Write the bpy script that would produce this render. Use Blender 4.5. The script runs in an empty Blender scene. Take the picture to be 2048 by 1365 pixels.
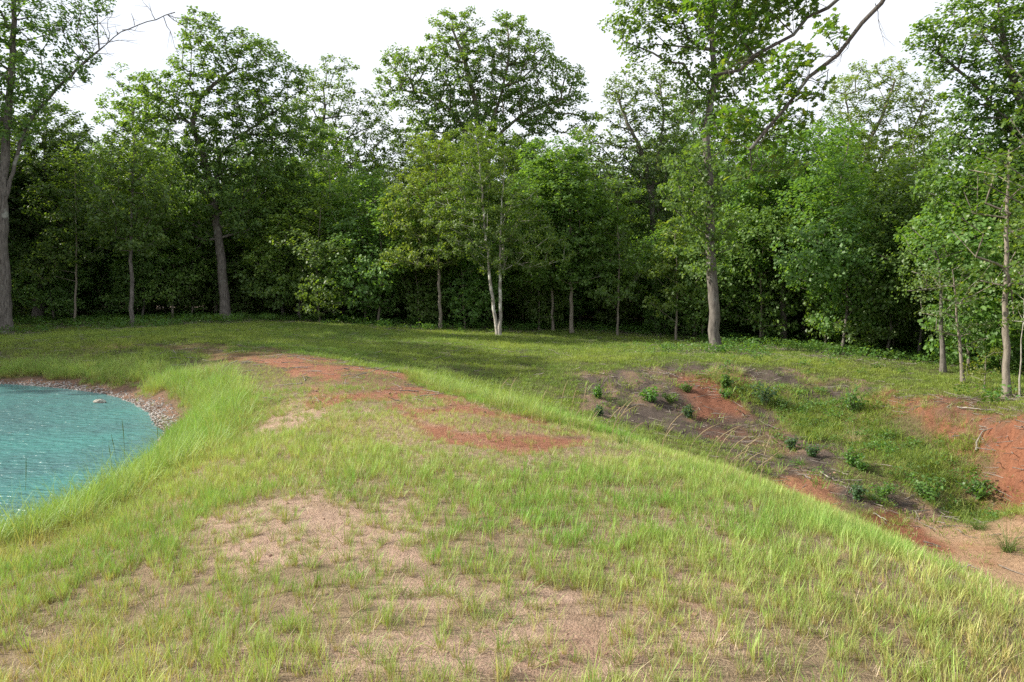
import bpy, math, random
import numpy as np
rng = np.random.default_rng(7)
random.seed(7)
S = bpy.context.scene
COL = S.collection

# ------------------------------------------------------------------ camera, sky, sun
CAMZ = 1.7
F = 1536.0                      # focal length in pixels of a 2048 px wide frame
PITCH = math.atan(92.5 / F)
cam_d = bpy.data.cameras.new('camera')
cam_d.lens = 27.0; cam_d.sensor_width = 36.0; cam_d.clip_start = 0.1; cam_d.clip_end = 3000
cam = bpy.data.objects.new('camera', cam_d); COL.objects.link(cam)
cam.location = (0, 0, CAMZ); cam.rotation_euler = (math.pi / 2 - PITCH, 0, 0)
S.camera = cam

SUN_EL = math.radians(35); SUN_AZ = math.radians(-88)      # azimuth measured from +Y towards +X
w = bpy.data.worlds.new('World'); S.world = w; w.use_nodes = True
nt = w.node_tree; nt.nodes.clear()
wo = nt.nodes.new('ShaderNodeOutputWorld')
bg = nt.nodes.new('ShaderNodeBackground'); bg.inputs['Strength'].default_value = 0.13
sky = nt.nodes.new('ShaderNodeTexSky'); sky.sky_type = 'NISHITA'; sky.sun_disc = False
sky.sun_elevation = SUN_EL; sky.sun_rotation = SUN_AZ; sky.dust_density = 2.0; sky.air_density = 1.0
tc = nt.nodes.new('ShaderNodeTexCoord')
mp = nt.nodes.new('ShaderNodeMapping'); mp.inputs['Scale'].default_value = (1.0, 1.0, 3.0)
nz = nt.nodes.new('ShaderNodeTexNoise'); nz.inputs['Scale'].default_value = 2.2; nz.inputs['Detail'].default_value = 5
cr = nt.nodes.new('ShaderNodeMapRange'); cr.inputs['From Min'].default_value = 0.38; cr.inputs['From Max'].default_value = 0.62
cr.inputs['To Min'].default_value = 0.78; cr.inputs['To Max'].default_value = 0.98
mx = nt.nodes.new('ShaderNodeMix'); mx.data_type = 'RGBA'
mx.inputs['B'].default_value = (5.3, 5.45, 5.75, 1)            # thin bright cloud veil
nt.links.new(tc.outputs['Generated'], mp.inputs['Vector']); nt.links.new(mp.outputs['Vector'], nz.inputs['Vector'])
nt.links.new(nz.outputs['Fac'], cr.inputs['Value']); nt.links.new(cr.outputs['Result'], mx.inputs['Factor'])
nt.links.new(sky.outputs['Color'], mx.inputs['A']); nt.links.new(mx.outputs['Result'], bg.inputs['Color'])
nt.links.new(bg.outputs['Background'], wo.inputs['Surface'])

sd = bpy.data.lights.new('sun', 'SUN'); sd.energy = 5.0; sd.angle = math.radians(0.6); sd.color = (1.0, 0.93, 0.80)
sun = bpy.data.objects.new('sun', sd); COL.objects.link(sun)
SUNV = np.array([math.sin(SUN_AZ) * math.cos(SUN_EL), math.cos(SUN_AZ) * math.cos(SUN_EL), math.sin(SUN_EL)])
from mathutils import Vector, Matrix, Euler
sun.rotation_euler = Vector(SUNV).to_track_quat('Z', 'Y').to_euler()
S.view_settings.view_transform = 'Standard'; S.view_settings.look = 'None'
S.view_settings.exposure = 0.78; S.view_settings.gamma = 1.0; S.view_settings.use_curve_mapping = False
S.render.engine = 'CYCLES'
S.cycles.sample_clamp_direct = 3; S.cycles.sample_clamp_indirect = 4
S.cycles.max_bounces = 10; S.cycles.diffuse_bounces = 7; S.cycles.transmission_bounces = 7; S.cycles.transparent_max_bounces = 8
S.cycles.use_denoising = False

# ------------------------------------------------------------------ helpers
def ray(px, py):
    """direction from the camera through a point of the 2048x1365 frame"""
    u = (px - 1024.0) / F; v = (682.5 - py) / F
    c, s = math.cos(PITCH), math.sin(PITCH)
    return np.array([u, c + v * s, -s + v * c])
def atY(px, py, Y):
    d = ray(px, py); t = Y / d[1]
    return np.array([d[0] * t, Y, CAMZ + d[2] * t])
def atZ(px, py, z):
    d = ray(px, py); t = (z - CAMZ) / d[2]
    return np.array([d[0] * t, d[1] * t, z])
def project(p):
    p = np.atleast_2d(p); q = p - np.array([0, 0, CAMZ]); c, s = math.cos(PITCH), math.sin(PITCH)
    dep = q[:, 1] * c - q[:, 2] * s; up = q[:, 1] * s + q[:, 2] * c
    return np.stack([1024 + F * q[:, 0] / dep, 682.5 - F * up / dep, dep], 1)

def _hash(ix, iy, seed):
    h = (ix.astype(np.int64) * 374761393 + iy.astype(np.int64) * 668265263 + seed * 1442695041) & 0x7fffffff
    h = ((h ^ (h >> 13)) * 1274126177) & 0x7fffffff
    return ((h ^ (h >> 16)) & 0xffff) / 65535.0
def vnoise(x, y, seed=0):
    ix = np.floor(x); iy = np.floor(y); fx = x - ix; fy = y - iy
    fx = fx * fx * (3 - 2 * fx); fy = fy * fy * (3 - 2 * fy)
    a = _hash(ix, iy, seed); b = _hash(ix + 1, iy, seed); c = _hash(ix, iy + 1, seed); d = _hash(ix + 1, iy + 1, seed)
    return (a * (1 - fx) + b * fx) * (1 - fy) + (c * (1 - fx) + d * fx) * fy
def fbm(x, y, sc, octv=4, seed=0):
    v = 0; a = 1; t = 0
    for k in range(octv):
        v = v + a * vnoise(x * sc + 17.3 * k, y * sc - 9.1 * k, seed + k); t += a; a *= 0.5; sc *= 2.03
    return v / t * 2 - 1
def sstep(a, b, x):
    t = np.clip((x - a) / (b - a), 0, 1); return t * t * (3 - 2 * t)

# ------------------------------------------------------------------ the lie of the land
WZ = -0.90     # water level
ctrl = []
def cz(px, py, z): ctrl.append(atZ(px, py, z))
def cw(x, y, z): ctrl.append(np.array([x, y, z], float))
# crest of the dam
for x, y, z in [(-1.2, 3.5, 0), (0.6, 3.5, 0), (2.2, 3.2, -.03), (-1.2, 6, 0), (0.8, 6, .02), (-1.4, 9, 0), (0, 9, .02), (-2, 12, 0), (-3, 15, .03),
                (-4.2, 17.5, .03), (-6.5, 20.5, .03), (-9, 23, .03), (-1.5, 0, 0), (1.5, 0, 0), (-1, -8, 0), (1, -8, 0)]: cw(x, y, z)
for px, py, z in [(2048, 1205, -.12), (1800, 1105, -.16), (1560, 1000, -.18), (1380, 940, -.12), (1200, 885, -.08), (1000, 812, -.03), (800, 745, 0), (640, 714, 0), (350, 692, .03)]: cz(px, py, z)
# hidden far side of the dam, pit floor
for x, y, z in [(4.6, 5.5, -1.3), (4.4, 8.6, -1.2), (6.5, 8, -2.4), (3.1, 11, -1.0), (4.9, 11.4, -2.1), (1.4, 14, -.8), (3.0, 15, -1.5), (.2, 16.5, -.75), (-1.6, 19.2, -.5), (-3.8, 21.6, -.3),
                (8.5, 8.5, -2.8), (7.2, 11.5, -2.7), (10, 5, -2.7), (6, 3, -1.6), (9, 0, -2.2), (4, 0, -.7), (4.5, -8, -.8)]: cw(x, y, z)
for px, py, z in [(1950, 1100, -2.8), (2048, 1150, -2.85), (1800, 1050, -2.72), (1600, 1005, -2.45), (1700, 960, -2.35), (1480, 900, -2.05), (1300, 855, -1.65), (1450, 860, -1.9), (1200, 805, -1.25),
                  (1150, 745, -.66), (1320, 738, -.62), (1500, 745, -.7), (1700, 765, -.95), (1500, 790, -1.2), (1350, 790, -1.15), (1650, 810, -1.45), (1700, 870, -1.95), (1850, 930, -2.2),
                  (900, 742, -.6), (1000, 775, -.95), (1050, 750, -.75), (800, 722, -.32), (1870, 800, -1.0), (2048, 848, -1.12), (2048, 1040, -2.9), (1960, 960, -2.42), (1890, 880, -1.85), (1780, 830, -1.5),
                  (2200, 880, -1.0), (2300, 1050, -2.4),
                  (1430, 702, -.45), (1700, 712, -.6), (1850, 725, -.85), (2012, 802, -1.03), (1000, 674, -.15), (700, 655, .2), (450, 642, .4), (10, 674, .02), (265, 657, .2), (900, 690, -.15), (1200, 700, -.4), (600, 680, .1)]: cz(px, py, z)
# pond
POND = [atZ(px, py, WZ)[:2] for px, py in [(0, 1075), (80, 1040), (165, 1005), (250, 955), (315, 905), (332, 862), (300, 825), (262, 806), (205, 788), (130, 777), (60, 771), (0, 768)]]
for p in POND: cw(p[0], p[1], WZ)
POND += [np.array(p) for p in [(-17.5, 21.6), (-22, 19), (-25, 13), (-22, 6), (-15, 2), (-9, 3.2), (-7, 6.5)]]
for x, y in [(-17.5, 21.6), (-22, 19), (-25, 13), (-22, 6), (-15, 2), (-9, 3.2), (-7, 6.5)]: cw(x, y, WZ)
for x, y, z in [(-9.5, 10, -1.8), (-14, 12, -2.4), (-11, 15.5, -2), (-16, 17.5, -1.8), (-16, 7, -2), (-20, 12, -2.2), (-12, 7, -1.8)]: cw(x, y, z)
for px, py, z in [(0, 690, -.02), (120, 692, -.03), (250, 694, 0), (0, 740, -.6), (160, 742, -.58), (250, 740, -.45), (330, 790, -.62), (400, 800, -.42), (360, 900, -.62), (300, 960, -.55), (450, 740, -.12), (520, 800, -.15), (560, 860, -.08),
                  (480, 920, -.15), (200, 1060, -.5), (0, 1120, -.6), (200, 1250, -.3), (420, 1050, -.12)]: cz(px, py, z)
for x, y, z in [(-5, 3, -.5), (-5, 0, -.6), (-3, 1.5, -.2), (-5, -8, -.4), (-28, 22, .1), (-30, 12, .2), (-26, 3, .1), (-14, -3, .1), (-32, 30, .2), (-45, 20, .3), (-30, -12, .2), (0, -20, 0), (20, -14, -.5),
                (-45, 45, .4), (-20, 50, .5), (0, 50, .3), (20, 50, 0), (45, 45, -.3), (45, 20, -.8), (30, 30, -.7), (20, 22, -.9), (18, 12, -.8), (22, 2, -.8), (15, -5, -1.0), (0, 75, .4), (-50, 75, .4), (50, 75, 0), (12, 12.5, -2.0)]: cw(x, y, z)
ctrl = np.array(ctrl)
def _U(r2): return 0.5 * r2 * np.log(r2 + 1e-9)
_A = ctrl[:, :2]; _n = len(_A)
_K = _U(((_A[:, None] - _A[None]) ** 2).sum(-1)) + np.eye(_n) * 0.35
_P = np.hstack([np.ones((_n, 1)), _A])
_M = np.zeros((_n + 3, _n + 3)); _M[:_n, :_n] = _K; _M[:_n, _n:] = _P; _M[_n:, :_n] = _P.T
_W = np.linalg.solve(_M, np.concatenate([ctrl[:, 2], np.zeros(3)]))
def H(x, y, rough=True):
    x = np.asarray(x, float); y = np.asarray(y, float); sh = x.shape; x = x.ravel(); y = y.ravel()
    cx = np.clip(x, -48, 48); cy = np.clip(y, -20, 76); out = np.empty(len(x))
    for i in range(0, len(x), 40000):
        a = cx[i:i + 40000]; b = cy[i:i + 40000]
        d = (a[:, None] - _A[:, 0]) ** 2 + (b[:, None] - _A[:, 1]) ** 2
        out[i:i + 40000] = _U(d) @ _W[:_n] + _W[_n] + _W[_n + 1] * a + _W[_n + 2] * b
    if rough: out += 0.05 * fbm(x, y, 0.45, 3, 5) + 0.012 * fbm(x, y, 2.3, 3, 9)
    return out.reshape(sh)
def hit(px, py):
    """where the view ray through a frame point meets the land"""
    d = ray(px, py); ts = np.concatenate([np.arange(2, 30, 0.04), np.arange(30, 75, 0.15)])
    P = d[None] * ts[:, None]; z = CAMZ + P[:, 2]; h = H(P[:, 0], P[:, 1])
    k = np.argmax(z <= h)
    if z[k] > h[k]: k = len(ts) - 1
    return P[k, 0], P[k, 1]
def zone(pts): return np.array([hit(*p) for p in pts])
def pdist(poly, x, y):
    """signed distance to polygon, positive inside"""
    poly = np.asarray(poly); inside = np.zeros(x.shape, bool); dm = np.full(x.shape, 1e9)
    for i in range(len(poly)):
        x0, y0 = poly[i]; x1, y1 = poly[(i + 1) % len(poly)]
        ex, ey = x1 - x0, y1 - y0; L = ex * ex + ey * ey + 1e-12
        t = np.clip(((x - x0) * ex + (y - y0) * ey) / L, 0, 1)
        dm = np.minimum(dm, (x - x0 - t * ex) ** 2 + (y - y0 - t * ey) ** 2)
        if y0 != y1:
            c = ((y0 > y) != (y1 > y)) & (x < ex * (y - y0) / (y1 - y0) + x0); inside ^= c
    return np.where(inside, 1, -1) * np.sqrt(dm)
Z_PATH = zone([(310, 690), (420, 688), (520, 694), (640, 713), (740, 734), (810, 762), (900, 791), (980, 818), (1060, 838), (1205, 888), (1120, 892), (1040, 902), (950, 888), (880, 866), (850, 835), (760, 806), (650, 808), (655, 776), (580, 738), (420, 712)])
Z_BARE = zone([(505, 1005), (690, 985), (800, 1040), (850, 1140), (980, 1225), (1200, 1250), (1260, 1310), (1280, 1364), (640, 1364), (700, 1250), (560, 1190), (480, 1100)])
Z_BARE2 = zone([(540, 840), (640, 800), (640, 850), (560, 870), (480, 880)])
Z_BARE3 = zone([(1400, 1240), (1560, 1250), (1800, 1364), (1350, 1364)])
Z_PIT = zone([(1150, 750), (1330, 728), (1560, 738), (1760, 775), (1740, 830), (1700, 960), (1900, 1010), (1960, 1060), (1800, 1050), (1560, 975), (1400, 885), (1180, 835)])
Z_BANK = zone([(1765, 785), (1900, 795), (2047, 838), (2300, 870), (2300, 1060), (2047, 1040), (1960, 935), (1880, 870), (1770, 835)])
Z_RED2 = zone([(1370, 758), (1445, 762), (1500, 835), (1390, 840)])
Z_OR = zone([(1535, 950), (1640, 955), (1700, 1010), (1640, 1040), (1560, 1010)])
Z_SAND = zone([(1780, 1060), (1860, 1025), (2047, 1035), (2300, 1060), (2300, 1220), (2047, 1220), (1930, 1150), (1840, 1100)])
Z_DKRED = zone([(1700, 1015), (1800, 1030), (1860, 1062), (1880, 1100), (1740, 1065)])
Z_WEED = zone([(1440, 770), (1560, 765), (1760, 800), (1780, 835), (1880, 880), (1960, 960), (2040, 1030), (1900, 1020), (1800, 960), (1700, 900), (1560, 830), (1470, 800)])
Z_BARE4 = zone([(0, 705), (150, 700), (330, 715), (420, 760), (330, 765), (200, 735), (0, 735)])
Z_LIP = zone([(200, 692), (260, 688), (300, 694), (240, 702)])
ISL = [(*hit(px, py), rr) for px, py, rr in [(480, 700, .5), (860, 812, .35), (1110, 868, .35), (665, 728, .7), (760, 762, .9), (700, 775, .7), (655, 768, .5), (905, 838, .55), (1045, 856, .55), (985, 842, .4), (950, 858, .3), (720, 745, .45), (835, 800, .45), (540, 715, .35), (600, 760, .5)]]
def treeline(x):          # distance at which the forest floor starts
    return 37.5 + 0.0 * x - sstep(4, 14, x) * 5.0 - sstep(12, 17, x) * 8 + 1.2 * np.sin(x * .35)
LIT = [(*hit(px, py), rr) for px, py, rr in [(451, 645, 1.5), (1433, 706, 1.4), (265, 657, 1.6), (1545, 694, 2.4), (345, 648, 2.0), (200, 650, 2.2), (1650, 702, 2.0), (12, 668, 1.2), (1750, 715, 2.2), (2012, 800, 1.0)]]
def masks(x, y):
    n = fbm(x, y, 0.9, 4, 21); n2 = fbm(x, y, 3.1, 3, 33); n3 = fbm(x, y, 0.35, 3, 55); m = {}
    def zz(poly, soft=.25, amp=.5, bias=0): return sstep(-soft, soft, pdist(poly, x, y) + amp * n * .6 + amp * n2 * .4 + bias)
    isl = np.zeros_like(n)
    for ix, iy, ir in ISL: isl = np.maximum(isl, sstep(1.25, .8, np.hypot(x - ix, (y - iy) * .9) / (ir * .9) + .35 * n2))
    m['isl'] = isl; m['path'] = zz(Z_PATH, .12, .7, .06) * (1 - .75 * isl)
    m['bare'] = np.maximum.reduce([zz(Z_BARE, .3, 2.0, -.1), zz(Z_BARE2, .2, .6), zz(Z_BARE3, .3, 1.2, -.1) * .7, zz(Z_BARE4, .3, 2.6, -.35) * .8])
    m['pit'] = zz(Z_PIT, .4, 1.2); m['bank'] = zz(Z_BANK, .35, 1.0); m['red2'] = zz(Z_RED2, .3, .8); m['or'] = zz(Z_OR, .2, .4)
    m['sand'] = zz(Z_SAND, .3, .5); m['dkred'] = zz(Z_DKRED, .2, .4); m['weed'] = zz(Z_WEED, .5, 1.6, .1); m['lip'] = zz(Z_LIP, .3, .6)
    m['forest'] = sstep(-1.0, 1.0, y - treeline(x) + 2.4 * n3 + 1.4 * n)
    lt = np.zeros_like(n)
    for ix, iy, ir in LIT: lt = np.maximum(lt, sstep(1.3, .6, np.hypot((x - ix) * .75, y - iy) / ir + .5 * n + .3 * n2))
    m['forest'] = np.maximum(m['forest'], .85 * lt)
    dp = -pdist(POND, x, y); m['dp'] = dp
    m['shore'] = (1 - sstep(.3, .5, dp + .25 * n2 + .3*n - .08 * sstep(14, 19, y))) * sstep(13.2, 14.6, y)
    m['n'] = n; m['n2'] = n2; m['n3'] = n3
    return m

# ------------------------------------------------------------------ materials
class MT:
    def __init__(s, name):
        s.m = bpy.data.materials.new(name); s.m.use_nodes = True; s.t = s.m.node_tree; s.t.nodes.clear()
        s.out = s.n('OutputMaterial')
    def n(s, typ, **kw):
        nd = s.t.nodes.new('ShaderNode' + typ)
        for k, v in kw.items():
            if k in nd.inputs: nd.inputs[k].default_value = v
            else: setattr(nd, k, v)
        return nd
    def l(s, a, b): s.t.links.new(a, b)
    def mix(s, f, a, b, bt='MIX'):
        m = s.n('Mix', data_type='RGBA'); m.blend_type = bt
        for k, v in (('Factor', f), ('A', a), ('B', b)):
            i = [q for q in m.inputs if q.name == k and (q.type == 'RGBA' if k != 'Factor' else q.type == 'VALUE')][0]
            if isinstance(v, (tuple, float, int)): i.default_value = v if not isinstance(v, tuple) else (*v[:3], 1)
            else: s.l(v, i)
        return [q for q in m.outputs if q.type == 'RGBA'][0]
    def rng(s, v, a, b, c=0., d=1.):
        m = s.n('MapRange'); m.inputs['From Min'].default_value = a; m.inputs['From Max'].default_value = b
        m.inputs['To Min'].default_value = c; m.inputs['To Max'].default_value = d; s.l(v, m.inputs['Value']); return m.outputs['Result']
    def noise(s, sc, det=4, vec=None, rough=.55):
        m = s.n('TexNoise'); m.inputs['Scale'].default_value = sc; m.inputs['Detail'].default_value = det; m.inputs['Roughness'].default_value = rough
        if vec is not None: s.l(vec, m.inputs['Vector'])
        return m.outputs['Fac']

def leaf_material(name, dark, light, hot, gloss=.45, trans=.5):
    M = MT(name)
    at = M.n('Attribute'); at.attribute_name = 'rnd'; oi = M.n('ObjectInfo')
    c = M.mix(M.rng(at.outputs['Fac'], 0, .8), dark, light)
    c = M.mix(M.rng(at.outputs['Fac'], .86, 1), c, hot)
    hs = M.n('HueSaturation'); M.l(c, hs.inputs['Color'])
    M.l(M.rng(oi.outputs['Random'], 0, 1, .487, .512), hs.inputs['Hue']); M.l(M.rng(oi.outputs['Random'], 0, 1, .85, 1.15), hs.inputs['Value'])
    c = hs.outputs['Color']
    p = M.n('BsdfPrincipled', Roughness=gloss); p.inputs['Specular IOR Level'].default_value = .45
    M.l(c, p.inputs['Base Color'])
    tr = M.n('BsdfTranslucent'); c2 = M.mix(1.0, c, (1.5, 1.45, .45), 'MULTIPLY'); M.l(c2, tr.inputs['Color'])
    ms = M.n('MixShader'); ms.inputs[0].default_value = trans
    M.l(p.outputs[0], ms.inputs[1]); M.l(tr.outputs[0], ms.inputs[2]); M.l(ms.outputs[0], M.out.inputs[0])
    return M.m
LEAF = {
    'oak': leaf_material('oak_leaf', (0.095, 0.168, 0.050), (0.140, 0.246, 0.062), (0.224, 0.314, 0.078)),
    'dark': leaf_material('dark_leaf', (0.078, 0.146, 0.050), (0.112, 0.207, 0.056), (0.157, 0.258, 0.067)),
    'light': leaf_material('young_leaf', (.14, .225, .055), (.20, .31, .075), (.30, .39, .09)),
    'elm': leaf_material('fresh_leaf', (.105, .19, .05), (.15, .255, .062), (.21, .32, .075)),
    'grey': leaf_material('grey_leaf', (0.095, 0.146, 0.056), (0.134, 0.190, 0.073), (0.190, 0.224, 0.078)),
    'yellow': leaf_material('near_leaf', (.07, .15, .03), (.11, .20, .035), (.20, .26, .05), gloss=.35),
    'gold': leaf_material('shrub_leaf', (.15, .19, .035), (.2, .25, .05), (.28, .3, .07)),
    'cedar': leaf_material('cedar_needle', (.02, .035, .016), (.032, .05, .02), (.06, .06, .025), trans=.12),
    'weed': leaf_material('weed_leaf', (.08, .17, .04), (.12, .23, .055), (.18, .29, .07)),
    'bluegreen': leaf_material('blue_green_leaf', (.06, .12, .06), (.09, .17, .08), (.12, .2, .08)),
}
def bark(name, a, b, patch, ps=.6):
    M = MT(name); tcn = M.n('TexCoord'); mpn = M.n('Mapping'); mpn.inputs['Scale'].default_value = (1, 1, .22)
    M.l(tcn.outputs['Object'], mpn.inputs['Vector'])
    f = M.noise(16, 6, mpn.outputs['Vector'], .7); g = M.noise(1.7, 4, tcn.outputs['Object'])
    c = M.mix(M.rng(f, .35, .65), a, b); c = M.mix(M.rng(g, ps, ps + .08), c, patch)
    p = M.n('BsdfPrincipled', Roughness=.9); M.l(c, p.inputs['Base Color'])
    bm = M.n('Bump'); bm.inputs['Strength'].default_value = .9; bm.inputs['Distance'].default_value = .03
    M.l(f, bm.inputs['Height']); M.l(bm.outputs[0], p.inputs['Normal']); M.l(p.outputs[0], M.out.inputs[0]); return M.m
BARK = {'dark': bark('dark_bark', (.035, .03, .024), (.10, .085, .07), (.12, .12, .10)),
        'oak': bark('oak_bark', (.05, .042, .036), (.19, .17, .148), (.25, .25, .22)),
        'pale': bark('pale_bark', (.16, .14, .11), (.42, .39, .34), (.55, .54, .48), .5),
        'tan': bark('tan_bark', (.13, .11, .085), (.27, .235, .19), (.33, .31, .27)),
        'dead': bark('dead_wood', (.14, .12, .10), (.33, .29, .25), (.4, .37, .33))}

# ------------------------------------------------------------------ mesh helpers
def link(name, me, mat, parent=None):
    o = bpy.data.objects.new(name, me); COL.objects.link(o)
    if mat is not None and not me.materials: me.materials.append(mat)
    if parent: o.parent = parent
    return o
def tag(o, label=None, cat=None, group=None, kind=None):
    for k, v in (('label', label), ('category', cat), ('group', group), ('kind', kind)):
        if v: o[k] = v
    return o
def empty(name, loc):
    o = bpy.data.objects.new(name, None); COL.objects.link(o); o.location = loc; o.empty_display_size = .2; return o
def mesh_np(name, V, faces, k, smooth=False, fattr=None):
    """faces: (n,k) int array"""
    me = bpy.data.meshes.new(name); n = len(faces)
    me.vertices.add(len(V)); me.vertices.foreach_set('co', np.ascontiguousarray(V, np.float32).ravel())
    me.loops.add(n * k); me.loops.foreach_set('vertex_index', np.ascontiguousarray(faces, np.int32).ravel())
    me.polygons.add(n); me.polygons.foreach_set('loop_start', np.arange(0, n * k, k, dtype=np.int32))
    me.polygons.foreach_set('use_smooth', np.full(n, smooth))
    if fattr is not None:
        for nm, arr in fattr.items():
            a = me.attributes.new(nm, 'FLOAT', 'FACE'); a.data.foreach_set('value', arr.astype(np.float32))
    me.update(calc_edges=True); return me
def tube(pts, rad, sides, wob=0.0):
    pts = np.asarray(pts, float); n = len(pts); t = np.gradient(pts, axis=0); t /= np.linalg.norm(t, axis=1)[:, None] + 1e-9
    m = t.mean(0); ref = np.array([1., 0, 0]) if abs(m[0]) < .7 * np.linalg.norm(m) else np.array([0, 1., 0])
    a = np.cross(t, ref); a /= np.linalg.norm(a, axis=1)[:, None] + 1e-9; b = np.cross(t, a)
    th = np.arange(sides) * 2 * math.pi / sides
    R = np.asarray(rad)[:, None] * (1 + wob * (rng.random((n, sides)) - .5))
    V = pts[:, None] + R[..., None] * (np.cos(th)[None, :, None] * a[:, None] + np.sin(th)[None, :, None] * b[:, None])
    i = np.arange(n - 1)[:, None] * sides; j = np.arange(sides)[None]; j2 = (j + 1) % sides
    Fc = np.stack([i + j, i + j2, i + sides + j2, i + sides + j], -1).reshape(-1, 4)
    return V.reshape(-1, 3), Fc
class Acc:
    def __init__(s): s.V = []; s.F = []; s.n = 0
    def add(s, V, F): s.V.append(V); s.F.append(F + s.n); s.n += len(V)
    def mesh(s, name, smooth=True): return mesh_np(name, np.concatenate(s.V), np.concatenate(s.F), s.F[0].shape[1], smooth)
DIAMOND = np.array([(0, 0, 0), (-.42, .45, .07), (0, 1, -.05), (.42, .45, .07)]); DIA_F = np.array([(0, 2, 1), (0, 3, 2)])
LOBE = np.array([(0, 0, 0), (.07, .16, .01), (.30, .26, .05), (.13, .40, .02), (.42, .58, .06), (.15, .66, .02), (.26, .86, .04), (0, 1, -.04),
                 (-.26, .86, .04), (-.15, .66, .02), (-.42, .58, .06), (-.13, .40, .02), (-.30, .26, .05), (-.07, .16, .01)])
LOBE_F = np.array([(0, 1, 13), (1, 2, 3), (13, 11, 12), (1, 3, 13), (3, 11, 13), (3, 5, 11), (3, 4, 5), (11, 9, 10), (5, 9, 11), (5, 7, 9), (5, 6, 7), (9, 7, 8)])
HEX = np.array([(0, 0, 0), (.3, .3, .05), (.28, .68, .05), (0, 1, -.04), (-.28, .68, .05), (-.3, .3, .05)]); HEX_F = np.array([(0, 1, 5), (1, 2, 4), (1, 4, 5), (2, 3, 4)])
def leaf_frames(n, r, up=.5, out=None):
    nrm = r.normal(size=(n, 3)); nrm /= np.linalg.norm(nrm, axis=1)[:, None]; nrm[:, 2] = np.abs(nrm[:, 2]) + up
    if out is not None: nrm += out * .6
    nrm /= np.linalg.norm(nrm, axis=1)[:, None]
    a = r.normal(size=(n, 3)); a[:, 2] -= .35; a -= (a * nrm).sum(1)[:, None] * nrm; a /= np.linalg.norm(a, axis=1)[:, None] + 1e-9
    return np.cross(a, nrm), a, nrm
def leaves(C, size, r, shape='dia', up=.5, out=None):
    n = len(C); T, TF = {'dia': (DIAMOND, DIA_F), 'lobe': (LOBE, LOBE_F), 'hex': (HEX, HEX_F)}[shape]
    X, Y, Z = leaf_frames(n, r, up, out); s = size * r.uniform(.6, 1.25, n)
    V = C[:, None] + s[:, None, None] * (T[None, :, 0:1] * X[:, None] + T[None, :, 1:2] * Y[:, None] + T[None, :, 2:3] * Z[:, None])
    Fc = (TF[None] + np.arange(n)[:, None, None] * len(T)).reshape(-1, 3)
    return V.reshape(-1, 3), Fc, np.repeat(r.random(n), len(TF))

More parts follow.
